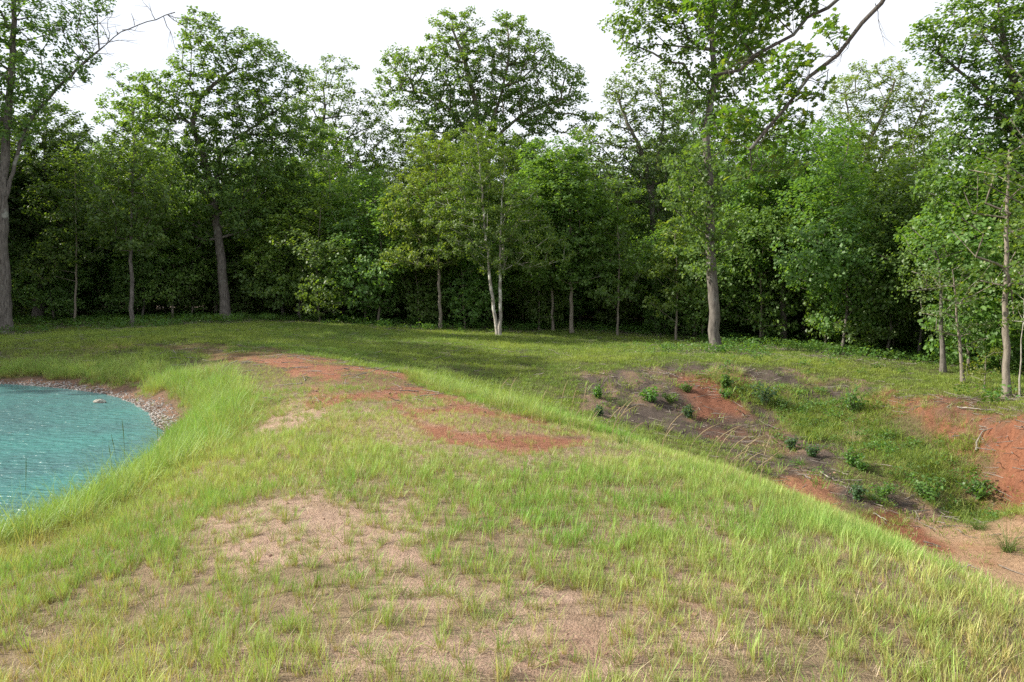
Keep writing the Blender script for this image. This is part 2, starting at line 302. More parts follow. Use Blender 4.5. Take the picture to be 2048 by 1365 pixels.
def grow(trunks, blobs, r0, sep, seed, hb, clump_r=.50, nleaf=64, lsize=.13, shape='dia', twig=.35, gnarl=.16, fill=.75, upb=.5, rmin=.012, nsides=4, limb=.35, tap=.72, second=.58, jit=.02):
    """trunk polylines with nodes, then every leaf clump is joined to the nearest limb; returns trunk, branch, leaf arrays, in tree space"""
    r = np.random.default_rng(seed); pos = []; par = []; plen = []; ok = []; trk = []
    for T in trunks:
        T = np.asarray(T, float); seg = np.linalg.norm(np.diff(T, axis=0), axis=1); cum = np.concatenate([[0], np.cumsum(seg)])
        m = max(3, int(cum[-1] / .4)); s = np.linspace(0, cum[-1], m)
        P = np.stack([np.interp(s, cum, T[:, k]) for k in range(3)], 1)
        ker = np.array([.25, .5, .25])
        for _ in range(3): P[1:-1] = .25 * P[:-2] + .5 * P[1:-1] + .25 * P[2:]
        P[1:-1] += r.normal(scale=jit, size=(m - 2, 3)); idx = []
        for k in range(m):
            idx.append(len(pos)); pos.append(P[k]); par.append(idx[-2] if k else -1); plen.append(s[k] * .5); ok.append(P[k][2] > hb)
        trk.append(idx)
    # clump centres, kept apart from each other
    cl = np.zeros((0, 3)); cell = {}; out = []
    for bb in blobs:
        c = np.asarray(bb[0], float); R = np.asarray(bb[1], float); N = int(4.2 * R[0] * R[1] * R[2] / sep ** 3 * (bb[2] if len(bb) > 2 else 3.6 * fill)) + 6
        d = r.normal(size=(N, 3)); d /= np.linalg.norm(d, axis=1)[:, None]; q = c + d * (r.random(N) ** .42)[:, None] * R
        for p in q:
            if p[2] < .25: continue
            key = tuple((p // sep).astype(int)); good = True
            for dx in (-1, 0, 1):
                for dy in (-1, 0, 1):
                    for dz in (-1, 0, 1):
                        for o in cell.get((key[0] + dx, key[1] + dy, key[2] + dz), ()):
                            if (o[0] - p[0]) ** 2 + (o[1] - p[1]) ** 2 + (o[2] - p[2]) ** 2 < sep * sep: good = False; break
                        if not good: break
                    if not good: break
                if not good: break
            if good: cell.setdefault(key, []).append(p); out.append(p)
    cl = np.array(out); tp = np.array(pos)
    dd = np.array([np.min(np.linalg.norm(tp - p, axis=1)) for p in cl]); cl = cl[np.argsort(dd)]
    cap = len(pos) + len(cl) * 14; PP = np.zeros((cap, 3)); PP[:len(pos)] = pos; PL = np.zeros(cap); PL[:len(pos)] = plen
    OK = np.zeros(cap, bool); OK[:len(pos)] = ok; par = list(par); nn = len(pos); chains = []; wt = np.zeros(cap)
    for p in cl:
        v = p - PP[:nn]; d = np.linalg.norm(v, axis=1)
        cost = d + .22 * PL[:nn] + 1.1 * np.maximum(0, -v[:, 2] + .25 * d) + np.where(OK[:nn], 0, 1e6) + np.where(d < .15, 5, 0)
        a = int(np.argmin(cost)); A = PP[a]; D = d[a]; k = min(12, max(1, int(D / .55)))
        if par[a] >= 0: dr = A - PP[par[a]]; dr = dr / (np.linalg.norm(dr) + 1e-9)
        else: dr = np.array([0, 0, 1.])
        B = A + (dr * .35 + (p - A) / (D + 1e-9) * .45) * D * .6 + r.normal(scale=gnarl * D * .35, size=3)
        prev = a; ch = [a]
        for s in np.linspace(0, 1, k + 1)[1:]:
            q = (1 - s) ** 2 * A + 2 * s * (1 - s) * B + s * s * p
            if s < 1: q = q + r.normal(scale=gnarl * .28, size=3)
            PP[nn] = q; par.append(prev); PL[nn] = PL[prev] + np.linalg.norm(q - PP[prev]); OK[nn] = True; ch.append(nn); prev = nn; nn += 1
        wt[prev] += 1; chains.append(ch)
    for i in range(nn - 1, -1, -1):
        if par[i] >= 0: wt[par[i]] += wt[i]
    W = max(wt[t[0]] for t in trk); br = Acc(); tr = Acc()
    def rad(i): return max(rmin, r0 * .95 * (wt[i] / W) ** .56)
    for t in trk:
        L = len(t); z = np.linspace(0, 1, L); rr = np.array([max(rad(i), .02) for i in t]); taper = r0 * (1 - tap * z)
        if t is not trk[0]: taper = taper * second
        rr = np.minimum(np.maximum(rr, taper * np.where(z < .45, .8, limb)), taper); h = PP[t][:, 2] - PP[t[0]][2]; rr = rr * (1 + .45 * np.exp(-h / .28))
        V, Fq = tube(PP[t], rr, 12, .10); tr.add(V, Fq)
        for q in t: wt[q] = -1
        tr_r = dict(zip(t, rr))
    for ch in chains:
        R = [0] * len(ch)
        for k in range(1, len(ch)): R[k] = rad(ch[k])
        R[0] = R[1] * 1.1
        R = np.array(R); V, Fq = tube(PP[ch], R, 6 if R[0] > .05 else nsides); br.add(V, Fq)
    cen = cl.mean(0); n = nleaf; N = len(cl) * n
    base = np.repeat(cl, n, 0); rr_ = np.repeat(r.uniform(.65, 1.25, len(cl)), n) * clump_r
    off = r.normal(size=(N, 3)); off /= np.linalg.norm(off, axis=1)[:, None]; off *= (r.random(N) ** .45)[:, None]; off[:, 2] *= .7
    outv = base - cen; outv /= np.linalg.norm(outv, axis=1)[:, None] + 1e-9
    C = base + off * rr_[:, None]
    return tr, br, C, outv, r, cl
def shape_far(kw): return kw.get('shape', 'dia') == 'dia'
def build_tree(name, label, cat, base, trunks, blobs, r0, leaf, barkm, group=None, seed=1, sep=.8, hb=3., near=False, up=.5, **kw):
    if not near and shape_far(kw): sep *= .70; kw['nleaf'] = int(kw.get('nleaf', 60) * 1.3); kw['lsize'] = kw.get('lsize', .13) * (1.14 if kw.get('lsize', .13) > .1 else 1); kw['clump_r'] = kw.get('clump_r', .5) * .78
    base = np.asarray(base, float); lsize = kw.get('lsize', .13); shape = kw.get('shape', 'dia')
    tr, br, C, outv, r, cl = grow([np.asarray(t) - base for t in trunks], [(np.asarray(bb[0]) - base,) + tuple(bb[1:]) for bb in blobs], r0, sep, seed, hb, **kw)
    root = empty(name, base); tag(root, label, cat, group)
    link('trunk', tr.mesh('trunk'), BARK[barkm], root)
    b = link('branches', br.mesh('branches'), BARK[barkm], root)
    if near:
        # the largest leaves are parts of their own
        pr = project(C + base); idx = np.where((pr[:, 0] > -20) & (pr[:, 0] < 2068) & (pr[:, 1] > -20) & (pr[:, 1] < 1380))[0]
        pick = idx[np.argsort(pr[idx, 2])[:280]]; mask = np.ones(len(C), bool); mask[pick] = False
        me = mesh_np('leaf', LOBE, LOBE_F, 3, False, {'rnd': np.full(len(LOBE_F), .6)}); me.materials.append(LEAF[leaf])
        me2 = mesh_np('leaf', LOBE * [1, 1, -1.5], LOBE_F, 3, False, {'rnd': np.full(len(LOBE_F), .95)}); me2.materials.append(LEAF[leaf])
        X, Y, Z = leaf_frames(len(pick), r, up)
        for k, i in enumerate(pick):
            o = bpy.data.objects.new('leaf', me if k % 4 else me2); COL.objects.link(o); o.parent = root; s = lsize * r.uniform(.7, 1.25)
            o.matrix_local = Matrix.Translation(Vector(C[i])) @ Matrix(((X[k][0], Y[k][0], Z[k][0]), (X[k][1], Y[k][1], Z[k][1]), (X[k][2], Y[k][2], Z[k][2]))).to_4x4() @ Matrix.Scale(s, 4)
        C = C[mask]; outv = outv[mask]
    V, Fc, rd = leaves(C, lsize, r, shape, up, outv)
    cr_ = link('crown', mesh_np('crown', V, Fc, 3, False, {'rnd': rd}), LEAF[leaf], root); tag(cr_, kind='stuff')
    return root
def copy_tree(o, loc, rz, sc, label, group=None):
    c = o.copy(); COL.objects.link(c); c.location = loc; c.rotation_euler = (0, 0, rz); c.scale = (sc[0], sc[0], sc[1]); c['label'] = label
    if group: c['group'] = group
    for ch in o.children:
        d = ch.copy(); COL.objects.link(d); d.parent = c
    return c

# ------------------------------------------------------------------ ground sheet
ys = [-40., -25, -16, -11, -7, -4.5, -2.5, -1, 0]
y = 0.6
while y < 62: ys.append(y); y += max(.035, .0075 * (y + 1.0))
while y < 1600: ys.append(y); y *= 1.12
ys = np.array(ys); nu = 430
u = np.linspace(-1, 1, nu); uu = u + 0.35 * np.sign(u) * np.abs(u) ** 21 * 14
wid = np.where(ys < 6, 7.0 + np.maximum(0, 4 - ys) * .6, 7.0 + (ys - 6) * .78)
GX = uu[None] * wid[:, None]; GY = np.repeat(ys[:, None], nu, 1)
GX = GX + 0
GZ = H(GX, GY); mk = masks(GX, GY)
soil = np.maximum.reduce([mk['pit'], mk['bank'], mk['forest'] * .6])
rill = fbm(GX * 1.0, GY * .35, 2.6, 4, 77)
GZ += soil * (0.10 * rill + .035 * mk['n2'] + .02 * fbm(GX, GY, 6.5, 2, 19)) * sstep(.2, 1, soil) + mk['bank'] * .17 * fbm(GX, GY, 1.3, 4, 91) + .012 * mk['path'] * fbm(GX, GY, 4, 3, 12) - .02 * mk['path']
GZ += .008 * fbm(GX, GY, 9, 2, 15) * sstep(20, 6, GY)
V = np.stack([GX, GY, GZ], -1).reshape(-1, 3); ny = len(ys)
ii = np.arange(ny - 1)[:, None] * nu; jj = np.arange(nu - 1)[None]
Fg = np.stack([ii + jj, ii + jj + 1, ii + nu + jj + 1, ii + nu + jj], -1).reshape(-1, 4)
me = mesh_np('ground', V, Fg, 4, True)
def C3(r, g, b): return np.array([r, g, b])
base = np.empty(GX.shape + (3,)); base[:] = C3(.19, .15, .08)                       # thatch and soil between grass
nearsoil = sstep(17, 11, GY)
def lay(c, a):
    global base
    base = base * (1 - a[..., None]) + np.asarray(c) * a[..., None]
lay(C3(.37, .275, .18), nearsoil * .9); lay(C3(.44, .315, .22), nearsoil * sstep(-.1, .5, mk['n']) * .8)
lay(C3(.52, .365, .275), mk['bare']); lay(C3(.34, .19, .12), mk['bare'] * sstep(.15, .5, mk['n3'] + .5 * mk['n']) * .7)
lay(C3(.36, .165, .10), mk['path']); lay(C3(.44, .25, .17), mk['path'] * sstep(.0, .6, mk['n2']) * .5)
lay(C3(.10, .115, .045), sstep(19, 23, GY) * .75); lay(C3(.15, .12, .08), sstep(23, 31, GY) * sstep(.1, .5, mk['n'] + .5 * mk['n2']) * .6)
lay(C3(.125, .098, .083), mk['pit']); lay(C3(.31, .21, .145), mk['pit'] * sstep(.0, .4, mk['n'] + .6 * mk['n2']) * .7); lay(C3(.27, .12, .07), mk['pit'] * sstep(.15, .6, mk['n3'] - mk['n2'] * .3) * .6)
lay(C3(.30, .12, .07), mk['red2'] * .8); lay(C3(.42, .20, .115), mk['or'] * .9)
lay(C3(.36, .155, .09), mk['bank']); lay(C3(.22, .145, .105), mk['bank'] * sstep(-.1, .3, mk['n'] + .7 * fbm(GX, GY, 4.5, 3, 71)) * .7); lay(C3(.25, .10, .06), mk['bank'] * sstep(.0, .35, fbm(GX * 1.6, GY * .7, 3.2, 3, 72)) * .6)
lay(C3(.50, .33, .21), mk['sand']); lay(C3(.42, .21, .12), mk['sand'] * sstep(0, .5, mk['n']) * .6); lay(C3(.28, .10, .06), mk['dkred'] * .9)
lay(C3(.42, .26, .19), mk['lip']); lay(C3(.26, .16, .11), mk['shore'] * (mk['dp'] > -.2)); lay(C3(.17, .125, .10), sstep(.25,.7,mk['n']+.3)*mk['shore']*.5)
lay(C3(.10, .075, .055), sstep(.22, .02, mk['dp']) * .85); lay(C3(.04, .09, .07), sstep(.05, -.4, mk['dp']))
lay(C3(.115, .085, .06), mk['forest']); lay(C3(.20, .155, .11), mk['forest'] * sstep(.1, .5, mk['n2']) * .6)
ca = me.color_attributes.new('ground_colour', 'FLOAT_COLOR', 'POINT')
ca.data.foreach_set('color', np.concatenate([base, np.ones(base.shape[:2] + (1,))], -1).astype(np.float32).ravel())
M = MT('soil'); at = M.n('Attribute'); at.attribute_name = 'ground_colour'; geo = M.n('NewGeometry'); P = geo.outputs['Position']
n1 = M.noise(14, 7, P, .7); n2_ = M.noise(70, 4, P, .6); n3_ = M.noise(3.5, 5, P)
vo = M.n('TexVoronoi'); vo.inputs['Scale'].default_value = 45; M.l(P, vo.inputs['Vector'])
c = M.mix(M.rng(n1, .42, .62, 0, .6), at.outputs['Color'], M.mix(1.0, at.outputs['Color'], (.48, .45, .42), 'MULTIPLY'))
c = M.mix(M.rng(n3_, .45, .7, 0, .35), c, M.mix(1.0, c, (1.25, 1.22, 1.2), 'MULTIPLY'))
c = M.mix(M.rng(n2_, .58, .72, 0, .6), c, M.mix(1.0, c, (.45, .42, .4), 'MULTIPLY'))
c = M.mix(M.rng(vo.outputs['Distance'], .0, .16, .35, 0), c, (.5, .46, .42))
p = M.n('BsdfPrincipled', Roughness=.95); p.inputs['Specular IOR Level'].default_value = .15; M.l(c, p.inputs['Base Color'])
add = M.n('Math', operation='ADD'); M.l(n1, add.inputs[0]); M.l(n2_, add.inputs[1])
bm = M.n('Bump'); bm.inputs['Strength'].default_value = 1.0; bm.inputs['Distance'].default_value = .06; M.l(add.outputs[0], bm.inputs['Height'])
M.l(bm.outputs[0], p.inputs['Normal']); M.l(p.outputs[0], M.out.inputs[0])
g = link('ground', me, M.m); tag(g, 'earth dam, grassed field and eroded red clay pit', kind='structure')

# ------------------------------------------------------------------ pond
M = MT('pond_water'); geo = M.n('NewGeometry'); mpn = M.n('Mapping'); mpn.inputs['Rotation'].default_value = (0, 0, .5); mpn.inputs['Scale'].default_value = (1, 2.2, 1)
M.l(geo.outputs['Position'], mpn.inputs['Vector'])
a = M.noise(3.2, 2.5, mpn.outputs[0], .55); b = M.noise(13, 3, mpn.outputs[0], .6)
wv = M.n('Math', operation='MULTIPLY_ADD'); M.l(b, wv.inputs[0]); wv.inputs[1].default_value = .12; M.l(a, wv.inputs[2])
bm = M.n('Bump'); bm.inputs['Strength'].default_value = .9; bm.inputs['Distance'].default_value = .16; M.l(wv.outputs[0], bm.inputs['Height'])
p = M.n('BsdfPrincipled', Roughness=.24); p.inputs['Base Color'].default_value = (.015, .30, .245, 1); p.inputs['IOR'].default_value = 1.333
pc = M.mix(M.rng(M.noise(.5, 3, geo.outputs['Position']), .35, .65), (.07, .155, .162), (.07, .21, .20)); M.l(pc, p.inputs['Base Color'])
M.l(bm.outputs[0], p.inputs['Normal']); M.l(p.outputs[0], M.out.inputs[0])
wx = np.linspace(-34, -4, 60); wy = np.linspace(0, 26, 50); WXg, WYg = np.meshgrid(wx, wy)
wz = WZ + .004 * fbm(WXg, WYg, .8, 2, 3)
ii = np.arange(49)[:, None] * 60; jj = np.arange(59)[None]
Fw = np.stack([ii + jj, ii + jj + 1, ii + 60 + jj + 1, ii + 60 + jj], -1).reshape(-1, 4)
dpc = pdist(POND, WXg, WYg).ravel(); keep = (dpc[Fw] > -1.6).any(1)
wo_ = link('pond_water', mesh_np('pond_water', np.stack([WXg, WYg, wz], -1).reshape(-1, 3), Fw[keep], 4, True), M.m)
tag(wo_, 'rippled turquoise dyed pond water', kind='structure')

# ------------------------------------------------------------------ instanced ground cover
def proto_coll(name, objs):
    c = bpy.data.collections.new(name)
    for k, o in enumerate(objs):
        for cc in list(o.users_collection): cc.objects.unlink(o)
        o.name = f'{name}_{k:02d}'; c.objects.link(o)
    return c
def scatter(name, pts, scale, idx, coll, label, cat, tint=None, tilt=.12, rots=None):
    n = len(pts); me = bpy.data.meshes.new(name); me.vertices.add(n); me.vertices.foreach_set('co', pts.astype(np.float32).ravel())
    rot = rots if rots is not None else np.stack([rng.normal(scale=tilt, size=n), rng.normal(scale=tilt, size=n), rng.random(n) * 6.283], 1)
    for nm, arr, ty, key in (('rot', rot, 'FLOAT_VECTOR', 'vector'), ('scl', scale, 'FLOAT_VECTOR', 'vector'), ('pick', idx, 'INT', 'value'), ('tint', tint if tint is not None else rng.random((n, 3)), 'FLOAT_VECTOR', 'vector')):
        at_ = me.attributes.new(nm, ty, 'POINT'); at_.data.foreach_set(key, np.ascontiguousarray(arr, np.int32 if ty == 'INT' else np.float32).ravel())
    o = link(name, me, None); tag(o, label, cat, kind='stuff')
    ng = bpy.data.node_groups.new(name + '_nodes', 'GeometryNodeTree')
    ng.interface.new_socket('Geometry', in_out='INPUT', socket_type='NodeSocketGeometry'); ng.interface.new_socket('Geometry', in_out='OUTPUT', socket_type='NodeSocketGeometry')
    gi = ng.nodes.new('NodeGroupInput'); go = ng.nodes.new('NodeGroupOutput'); ip = ng.nodes.new('GeometryNodeInstanceOnPoints')
    ci = ng.nodes.new('GeometryNodeCollectionInfo'); ci.inputs['Collection'].default_value = coll; ci.inputs['Separate Children'].default_value = True; ci.inputs['Reset Children'].default_value = True
    def na(nm, ty): q = ng.nodes.new('GeometryNodeInputNamedAttribute'); q.data_type = ty; q.inputs['Name'].default_value = nm; return [s for s in q.outputs if s.enabled and s.name == 'Attribute'][0]
    L = ng.links.new
    L(gi.outputs[0], ip.inputs['Points']); L(ci.outputs[0], ip.inputs['Instance']); ip.inputs['Pick Instance'].default_value = True
    L(na('pick', 'INT'), ip.inputs['Instance Index']); L(na('rot', 'FLOAT_VECTOR'), ip.inputs['Rotation']); L(na('scl', 'FLOAT_VECTOR'), ip.inputs['Scale'])
    L(ip.outputs[0], go.inputs[0]); md = o.modifiers.new('scatter', 'NODES'); md.node_group = ng
    return o
def blade_mesh(name, nb, h, wdt, spread, lean, bend, segs=3, seed=0, fall=0.):
    r = np.random.default_rng(seed); V = []; Fc = []; hh = []; n = 0
    for k in range(nb):
        a = r.random() * 6.283; rad_ = spread * math.sqrt(r.random()); b0 = np.array([math.cos(a) * rad_, math.sin(a) * rad_, -.01])
        dr = r.random() * 6.283 if r.random() < .4 else a + r.normal() * .5; d = np.array([math.cos(dr), math.sin(dr), 0]); sd_ = np.array([-d[1], d[0], 0])
        if r.random() < .5: sd_ = np.array([math.cos(a * 3), math.sin(a * 3), 0])
        L = h * r.uniform(.5, 1.15); le = lean * r.uniform(.2, 1.5) + fall * r.random(); be = bend * r.uniform(.2, 1.6); w0 = wdt * r.uniform(.7, 1.3)
        for s in range(segs + 1):
            t = s / segs; ang = le + be * t; q = b0 + d * L * t * math.sin(ang) + np.array([0, 0, 1]) * L * t * max(.05, math.cos(ang)); ww = w0 * (1 - t) ** .7 * (1 if s else .7)
            if s == segs: V.append(q); hh.append(t)
            else: V.append(q - sd_ * ww / 2); V.append(q + sd_ * ww / 2); hh += [t, t]
        for s in range(segs - 1): Fc += [(n + 2 * s, n + 2 * s + 1, n + 2 * s + 3), (n + 2 * s, n + 2 * s + 3, n + 2 * s + 2)]
        Fc.append((n + 2 * segs - 2, n + 2 * segs - 1, n + 2 * segs)); n += 2 * segs + 1
    me = mesh_np(name, np.array(V), np.array(Fc), 3, False); at_ = me.attributes.new('along', 'FLOAT', 'POINT'); at_.data.foreach_set('value', np.array(hh, np.float32)); return me
def grass_material(name, green, yellow, dry, basec, inst=True, trans=.4):
    M = MT(name); t = M.n('Attribute'); t.attribute_name = 'tint'; t.attribute_type = 'INSTANCER'; al = M.n('Attribute'); al.attribute_name = 'along'
    sp = M.n('SeparateXYZ'); M.l(t.outputs['Vector'], sp.inputs[0])
    c = M.mix(sp.outputs['X'], green, yellow); c = M.mix(sp.outputs['Y'], c, dry)
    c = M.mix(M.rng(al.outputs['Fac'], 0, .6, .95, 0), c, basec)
    hs = M.n('HueSaturation'); M.l(c, hs.inputs['Color']); M.l(M.rng(sp.outputs['Z'], 0, 1, .7, 1.3), hs.inputs['Value']); c = hs.outputs[0]
    p = M.n('BsdfPrincipled', Roughness=.5); p.inputs['Specular IOR Level'].default_value = .35; M.l(c, p.inputs['Base Color'])
    tr = M.n('BsdfTranslucent'); M.l(M.mix(1.0, c, (1.3, 1.3, .6), 'MULTIPLY'), tr.inputs['Color'])
    ms = M.n('MixShader'); ms.inputs[0].default_value = trans; M.l(p.outputs[0], ms.inputs[1]); M.l(tr.outputs[0], ms.inputs[2]); M.l(ms.outputs[0], M.out.inputs[0]); return M.m
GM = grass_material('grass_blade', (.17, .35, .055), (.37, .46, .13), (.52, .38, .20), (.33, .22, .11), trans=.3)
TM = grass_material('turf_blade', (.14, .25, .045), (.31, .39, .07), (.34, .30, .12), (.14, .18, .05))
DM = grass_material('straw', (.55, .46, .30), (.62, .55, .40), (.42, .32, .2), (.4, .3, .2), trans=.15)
def mk_objs(specs, mat): return [link('blades', blade_mesh('blades', *s[:6], seed=100 + k, **(s[6] if len(s) > 6 else {})), mat) for k, s in enumerate(specs)]
#                     nb  h    w     spread lean bend
C_MEAD = proto_coll('meadow_tuft', mk_objs([(11, .16, .0055, .03, .18, .2), (15, .14, .005, .045, .25, .25), (9, .19, .0055, .022, .12, .2), (13, .12, .0045, .04, .35, .35), (7, .21, .0048, .02, .2, .2), (17, .15, .0042, .05, .22, .3)], GM))
C_TURF = proto_coll('turf_tuft', mk_objs([(18, .11, .008, .12, .35, .5, dict(segs=2)), (20, .09, .010, .15, .45, .5, dict(segs=2)), (14, .14, .009, .10, .3, .5, dict(segs=2)), (22, .08, .012, .16, .6, .6, dict(segs=2))], TM))
C_TALL = proto_coll('tall_tuft', mk_objs([(16, .42, .007, .07, .16, .55), (20, .5, .006, .09, .2, .7), (14, .36, .008, .06, .22, .5), (18, .6, .0055, .08, .14, .6)], GM))
C_LITT = proto_coll('straw_litter', mk_objs([(6, .09, .003, .10, 1.45, .1), (5, .13, .003, .12, 1.5, .05), (9, .06, .0035, .12, 1.4, .1)], DM))

def sample(x0, x1, y0, y1, dens, fn, maxn=400000):
    n = min(maxn, int((x1 - x0) * (y1 - y0) * dens)); x = rng.uniform(x0, x1, n); y = rng.uniform(y0, y1, n)
    keep = (np.abs(x) < 2.5 + .74 * np.maximum(y, 0)) ; x = x[keep]; y = y[keep]
    m = masks(x, y); pr = fn(x, y, m); k = rng.random(len(x)) < pr; x = x[k]; y = y[k]
    return np.stack([x, y, H(x, y)], 1), {a: b[k] for a, b in m.items()}
def bareness(m): return np.maximum.reduce([m['path'], m['bare'], m['bank'], m['sand'], m['or'], m['dkred'], m['red2'], m['lip']])
Z_CUT = zone([(640, 716), (800, 745), (1000, 812), (1200, 885), (1560, 1000), (1800, 1105), (2047, 1205)])
def right_edge(x, y):       # signed side of the dam's right shoulder
    xe = np.interp(y, Z_CUT[::-1, 1], Z_CUT[::-1, 0]); return x - xe
def tints(pts, m, dryf, lushf):
    n = len(pts); x, y = pts[:, 0], pts[:, 1]; yel = np.clip(.48 + .7 * m['n3'] + .5 * m['n'] - lushf + rng.normal(scale=.18, size=n), 0, 1)
    dry = np.clip(dryf + .6 * fbm(x, y, .6, 3, 66) + rng.normal(scale=.2, size=n), 0, .95) * (rng.random(n) < .75); return np.stack([yel, dry, rng.random(n)], 1)
# meadow on the dam, near to mid
def f_mead(x, y, m):
    re = right_edge(x, y); d = np.clip(.68 + .6 * m['n'] + .8 * m['n2'], .15, 1) * (1 - .94 * m['bare']) * (1 - .96 * m['path'])
    d = d * (re < 1.6) * (m['dp'] > .05) * (1 - m['shore'] * .98) * (1 - m['lip']); return np.clip(d, 0, 1)
P1, m1 = sample(-8, 5, 2.2, 14, 500, f_mead)
re = right_edge(P1[:, 0], P1[:, 1]); near_r = sstep(-.9, -.1, re); near_l = sstep(1.6, .5, m1['dp'])
sc = rng.uniform(.5, 1.0, len(P1)) * (1 + .35 * near_r + .5 * near_l) * (1 - .3 * m1['bare']) * (1 - .45 * sstep(-1.5, -.5, pdist(Z_PATH, P1[:, 0], P1[:, 1])))
dryf = -.02 + .6 * sstep(1.0, 3.2, P1[:, 0]) * sstep(6.2, 4, P1[:, 1]) + .6 * sstep(-1.2, -3, P1[:, 0]) * sstep(6.2, 4, P1[:, 1])
scatter('meadow_grass', P1, np.repeat(sc[:, None], 3, 1), rng.integers(0, 6, len(P1)), C_MEAD, 'yellow green tufted grass over the top of the dam', 'grass', tints(P1, m1, dryf, .75 * near_r + .45 * near_l))
P2, m2 = sample(-19, 3, 13, 31, 150, lambda x, y, m: f_mead(x, y, m) * ((right_edge(x, y) < .8) & (y < 24 + 0 * x)))
near_l = sstep(2.4, 1.0, m2['dp']); re = right_edge(P2[:, 0], P2[:, 1]); near_r = sstep(-.9, -.1, re)
scatter('bank_grass', P2, np.repeat((rng.uniform(.45, .85, len(P2)) * (1 + .6 * near_l) * (1 - .35 * sstep(-1.5, -.5, pdist(Z_PATH, P2[:, 0], P2[:, 1]))))[:, None], 3, 1), rng.integers(0, 6, len(P2)), C_MEAD, 'sunlit grass on the far curve of the dam beside the pond', 'grass', tints(P2, m2, -.12, .5 * near_l + .3 * near_r))
# turf in the field behind, in the pit and to the tree line
def f_turf(x, y, m):
    d = np.clip(.8 + .6 * m['n'], .1, 1) * (1 - (.72 + .25 * (m['n2'] < .1)) * m['pit'] * (1 - .75 * m['weed'])) * (1 - .97 * m['bank'] * (1 - m['weed'])) * (1 - .9 * m['forest']) * (1 - .95 * m['path']) * (1 - m['sand'] * .97) * (1 - m['or']) * (1 - .8 * m['red2']) * (m['dp'] > .7)
    d *= 1 - .55 * sstep(3, 9, x) * sstep(.1, -.5, m['n'] + .3 * m['n3']) * (y > 23)
    return d * ((right_edge(x, y) > -.3) | (y > 21.5))
P3, m3 = sample(-34, 30, 8, 44, 110, f_turf)
yl = np.clip(.45 + .5 * m3['n3'] + .5 * m3['n'] + rng.normal(scale=.2, size=len(P3)), 0, 1)
scatter('field_turf', P3, np.repeat((rng.uniform(.7, 1.4, len(P3)) * (1 + .5 * m3['weed']))[:, None], 3, 1), rng.integers(0, 4, len(P3)), C_TURF, 'short green turf of the field running to the trees', 'grass',
        np.stack([yl, np.clip(rng.normal(.02, .15, len(P3)), 0, .7), rng.random(len(P3))], 1))
# tall grass: shore fringe, right shoulder of the dam, weeds in the pit
def f_tall(x, y, m):
    a = sstep(.35, .7, m['dp']) * sstep(1.9, 1.0, m['dp'] + .3 * m['n']) * (.25 + .75 * sstep(-.1, .4, m['n'] + .2)) * (y > 3) * (1 - m['shore'])
    re = right_edge(x, y); b = sstep(-.35, .0, re) * sstep(1.2, .5, re) * (y > 7.5) * (y < 17) * .6 * .6 * sstep(-.3, .3, m['n'])
    c = m['weed'] * .75 * sstep(-.25, .25, m['n'] + .4 * m['n2'])
    return np.clip(a + b + c, 0, 1)
P4, m4 = sample(-26, 13, 3.5, 24.5, 150, f_tall)
in_w = m4['weed'] > .5; inr = (right_edge(P4[:, 0], P4[:, 1]) > -.4) & ~in_w
s4 = rng.uniform(.6, 1.15, len(P4)) * np.where(inr, .8, 1.0) * np.where(in_w, .5, 1)
t4 = np.stack([np.clip(np.where(in_w, .35, .3) + .5 * m4['n'] + rng.normal(scale=.15, size=len(P4)), 0, 1), np.clip(rng.normal(-.02, .15, len(P4)), 0, .6), rng.random(len(P4)) * np.where(in_w, .6, 1)], 1)
PT, mT = sample(-2, 13, 12, 25, 16, lambda x, y, m: np.clip(m['pit'] * .8 * (m['n'] + m['n2'] > -.1) + m['weed'] * .5 + .15 * m['bank'] * (m['n2'] > .2) + .12 * m['sand'], 0, 1) * (right_edge(x, y) > .2))
scatter('slope_tufts', PT, np.repeat(rng.gamma(3., .45, len(PT)).clip(.4, 3.2)[:, None], 3, 1), rng.integers(0, 4, len(PT)), C_TURF, 'scattered green tufts rooted in the eroded slope', 'grass', np.stack([rng.random(len(PT)), np.clip(rng.normal(0, .2, len(PT)), 0, .6), rng.random(len(PT))], 1))
scatter('tall_grass', P4, np.repeat(s4[:, None], 3, 1), rng.integers(0, 4, len(P4)), C_TALL, 'tall bright green grass fringing the pond and the dam shoulder', 'grass', t4)
# single stiff tufts in the bare soil
C_STIFF = proto_coll('stiff_tuft', mk_objs([(26, .15, .0045, .03, .45, .25), (18, .19, .005, .022, .5, .2), (34, .13, .0042, .045, .5, .3), (12, .21, .005, .015, .6, .15)], GM))
PB, mB = sample(-5, 4, 2.2, 13, 60, lambda x, y, m: np.clip(m['bare'] + .35 * (m['n'] < -.1) + .12 * m['path'], 0, 1) * sstep(-.5, .2, m['n2'] + .1))
scatter('stiff_grass', PB, np.repeat(rng.uniform(.4, 1.0, len(PB))[:, None], 3, 1), rng.integers(0, 4, len(PB)), C_STIFF, 'separate stiff grass tufts dotting the bare pinkish soil', 'grass',
        np.stack([np.clip(rng.normal(.45, .25, len(PB)), 0, 1), np.clip(rng.normal(.0, .2, len(PB)), 0, .8), rng.random(len(PB)) * .7], 1))
# straw litter
P5, m5 = sample(-6, 5, 2.2, 12, 130, lambda x, y, m: np.clip(.35 + .9 * fbm(x, y, 1.1, 3, 88), .05, 1) * (1 - .7 * m['path']) * (m['dp'] > .3))
P5[:, 2] += .012
scatter('straw_litter', P5, np.repeat(rng.uniform(.6, 1.3, len(P5))[:, None], 3, 1), rng.integers(0, 3, len(P5)), C_LITT, 'pale dry straw lying between the tufts of the dam', 'straw', tilt=.03)

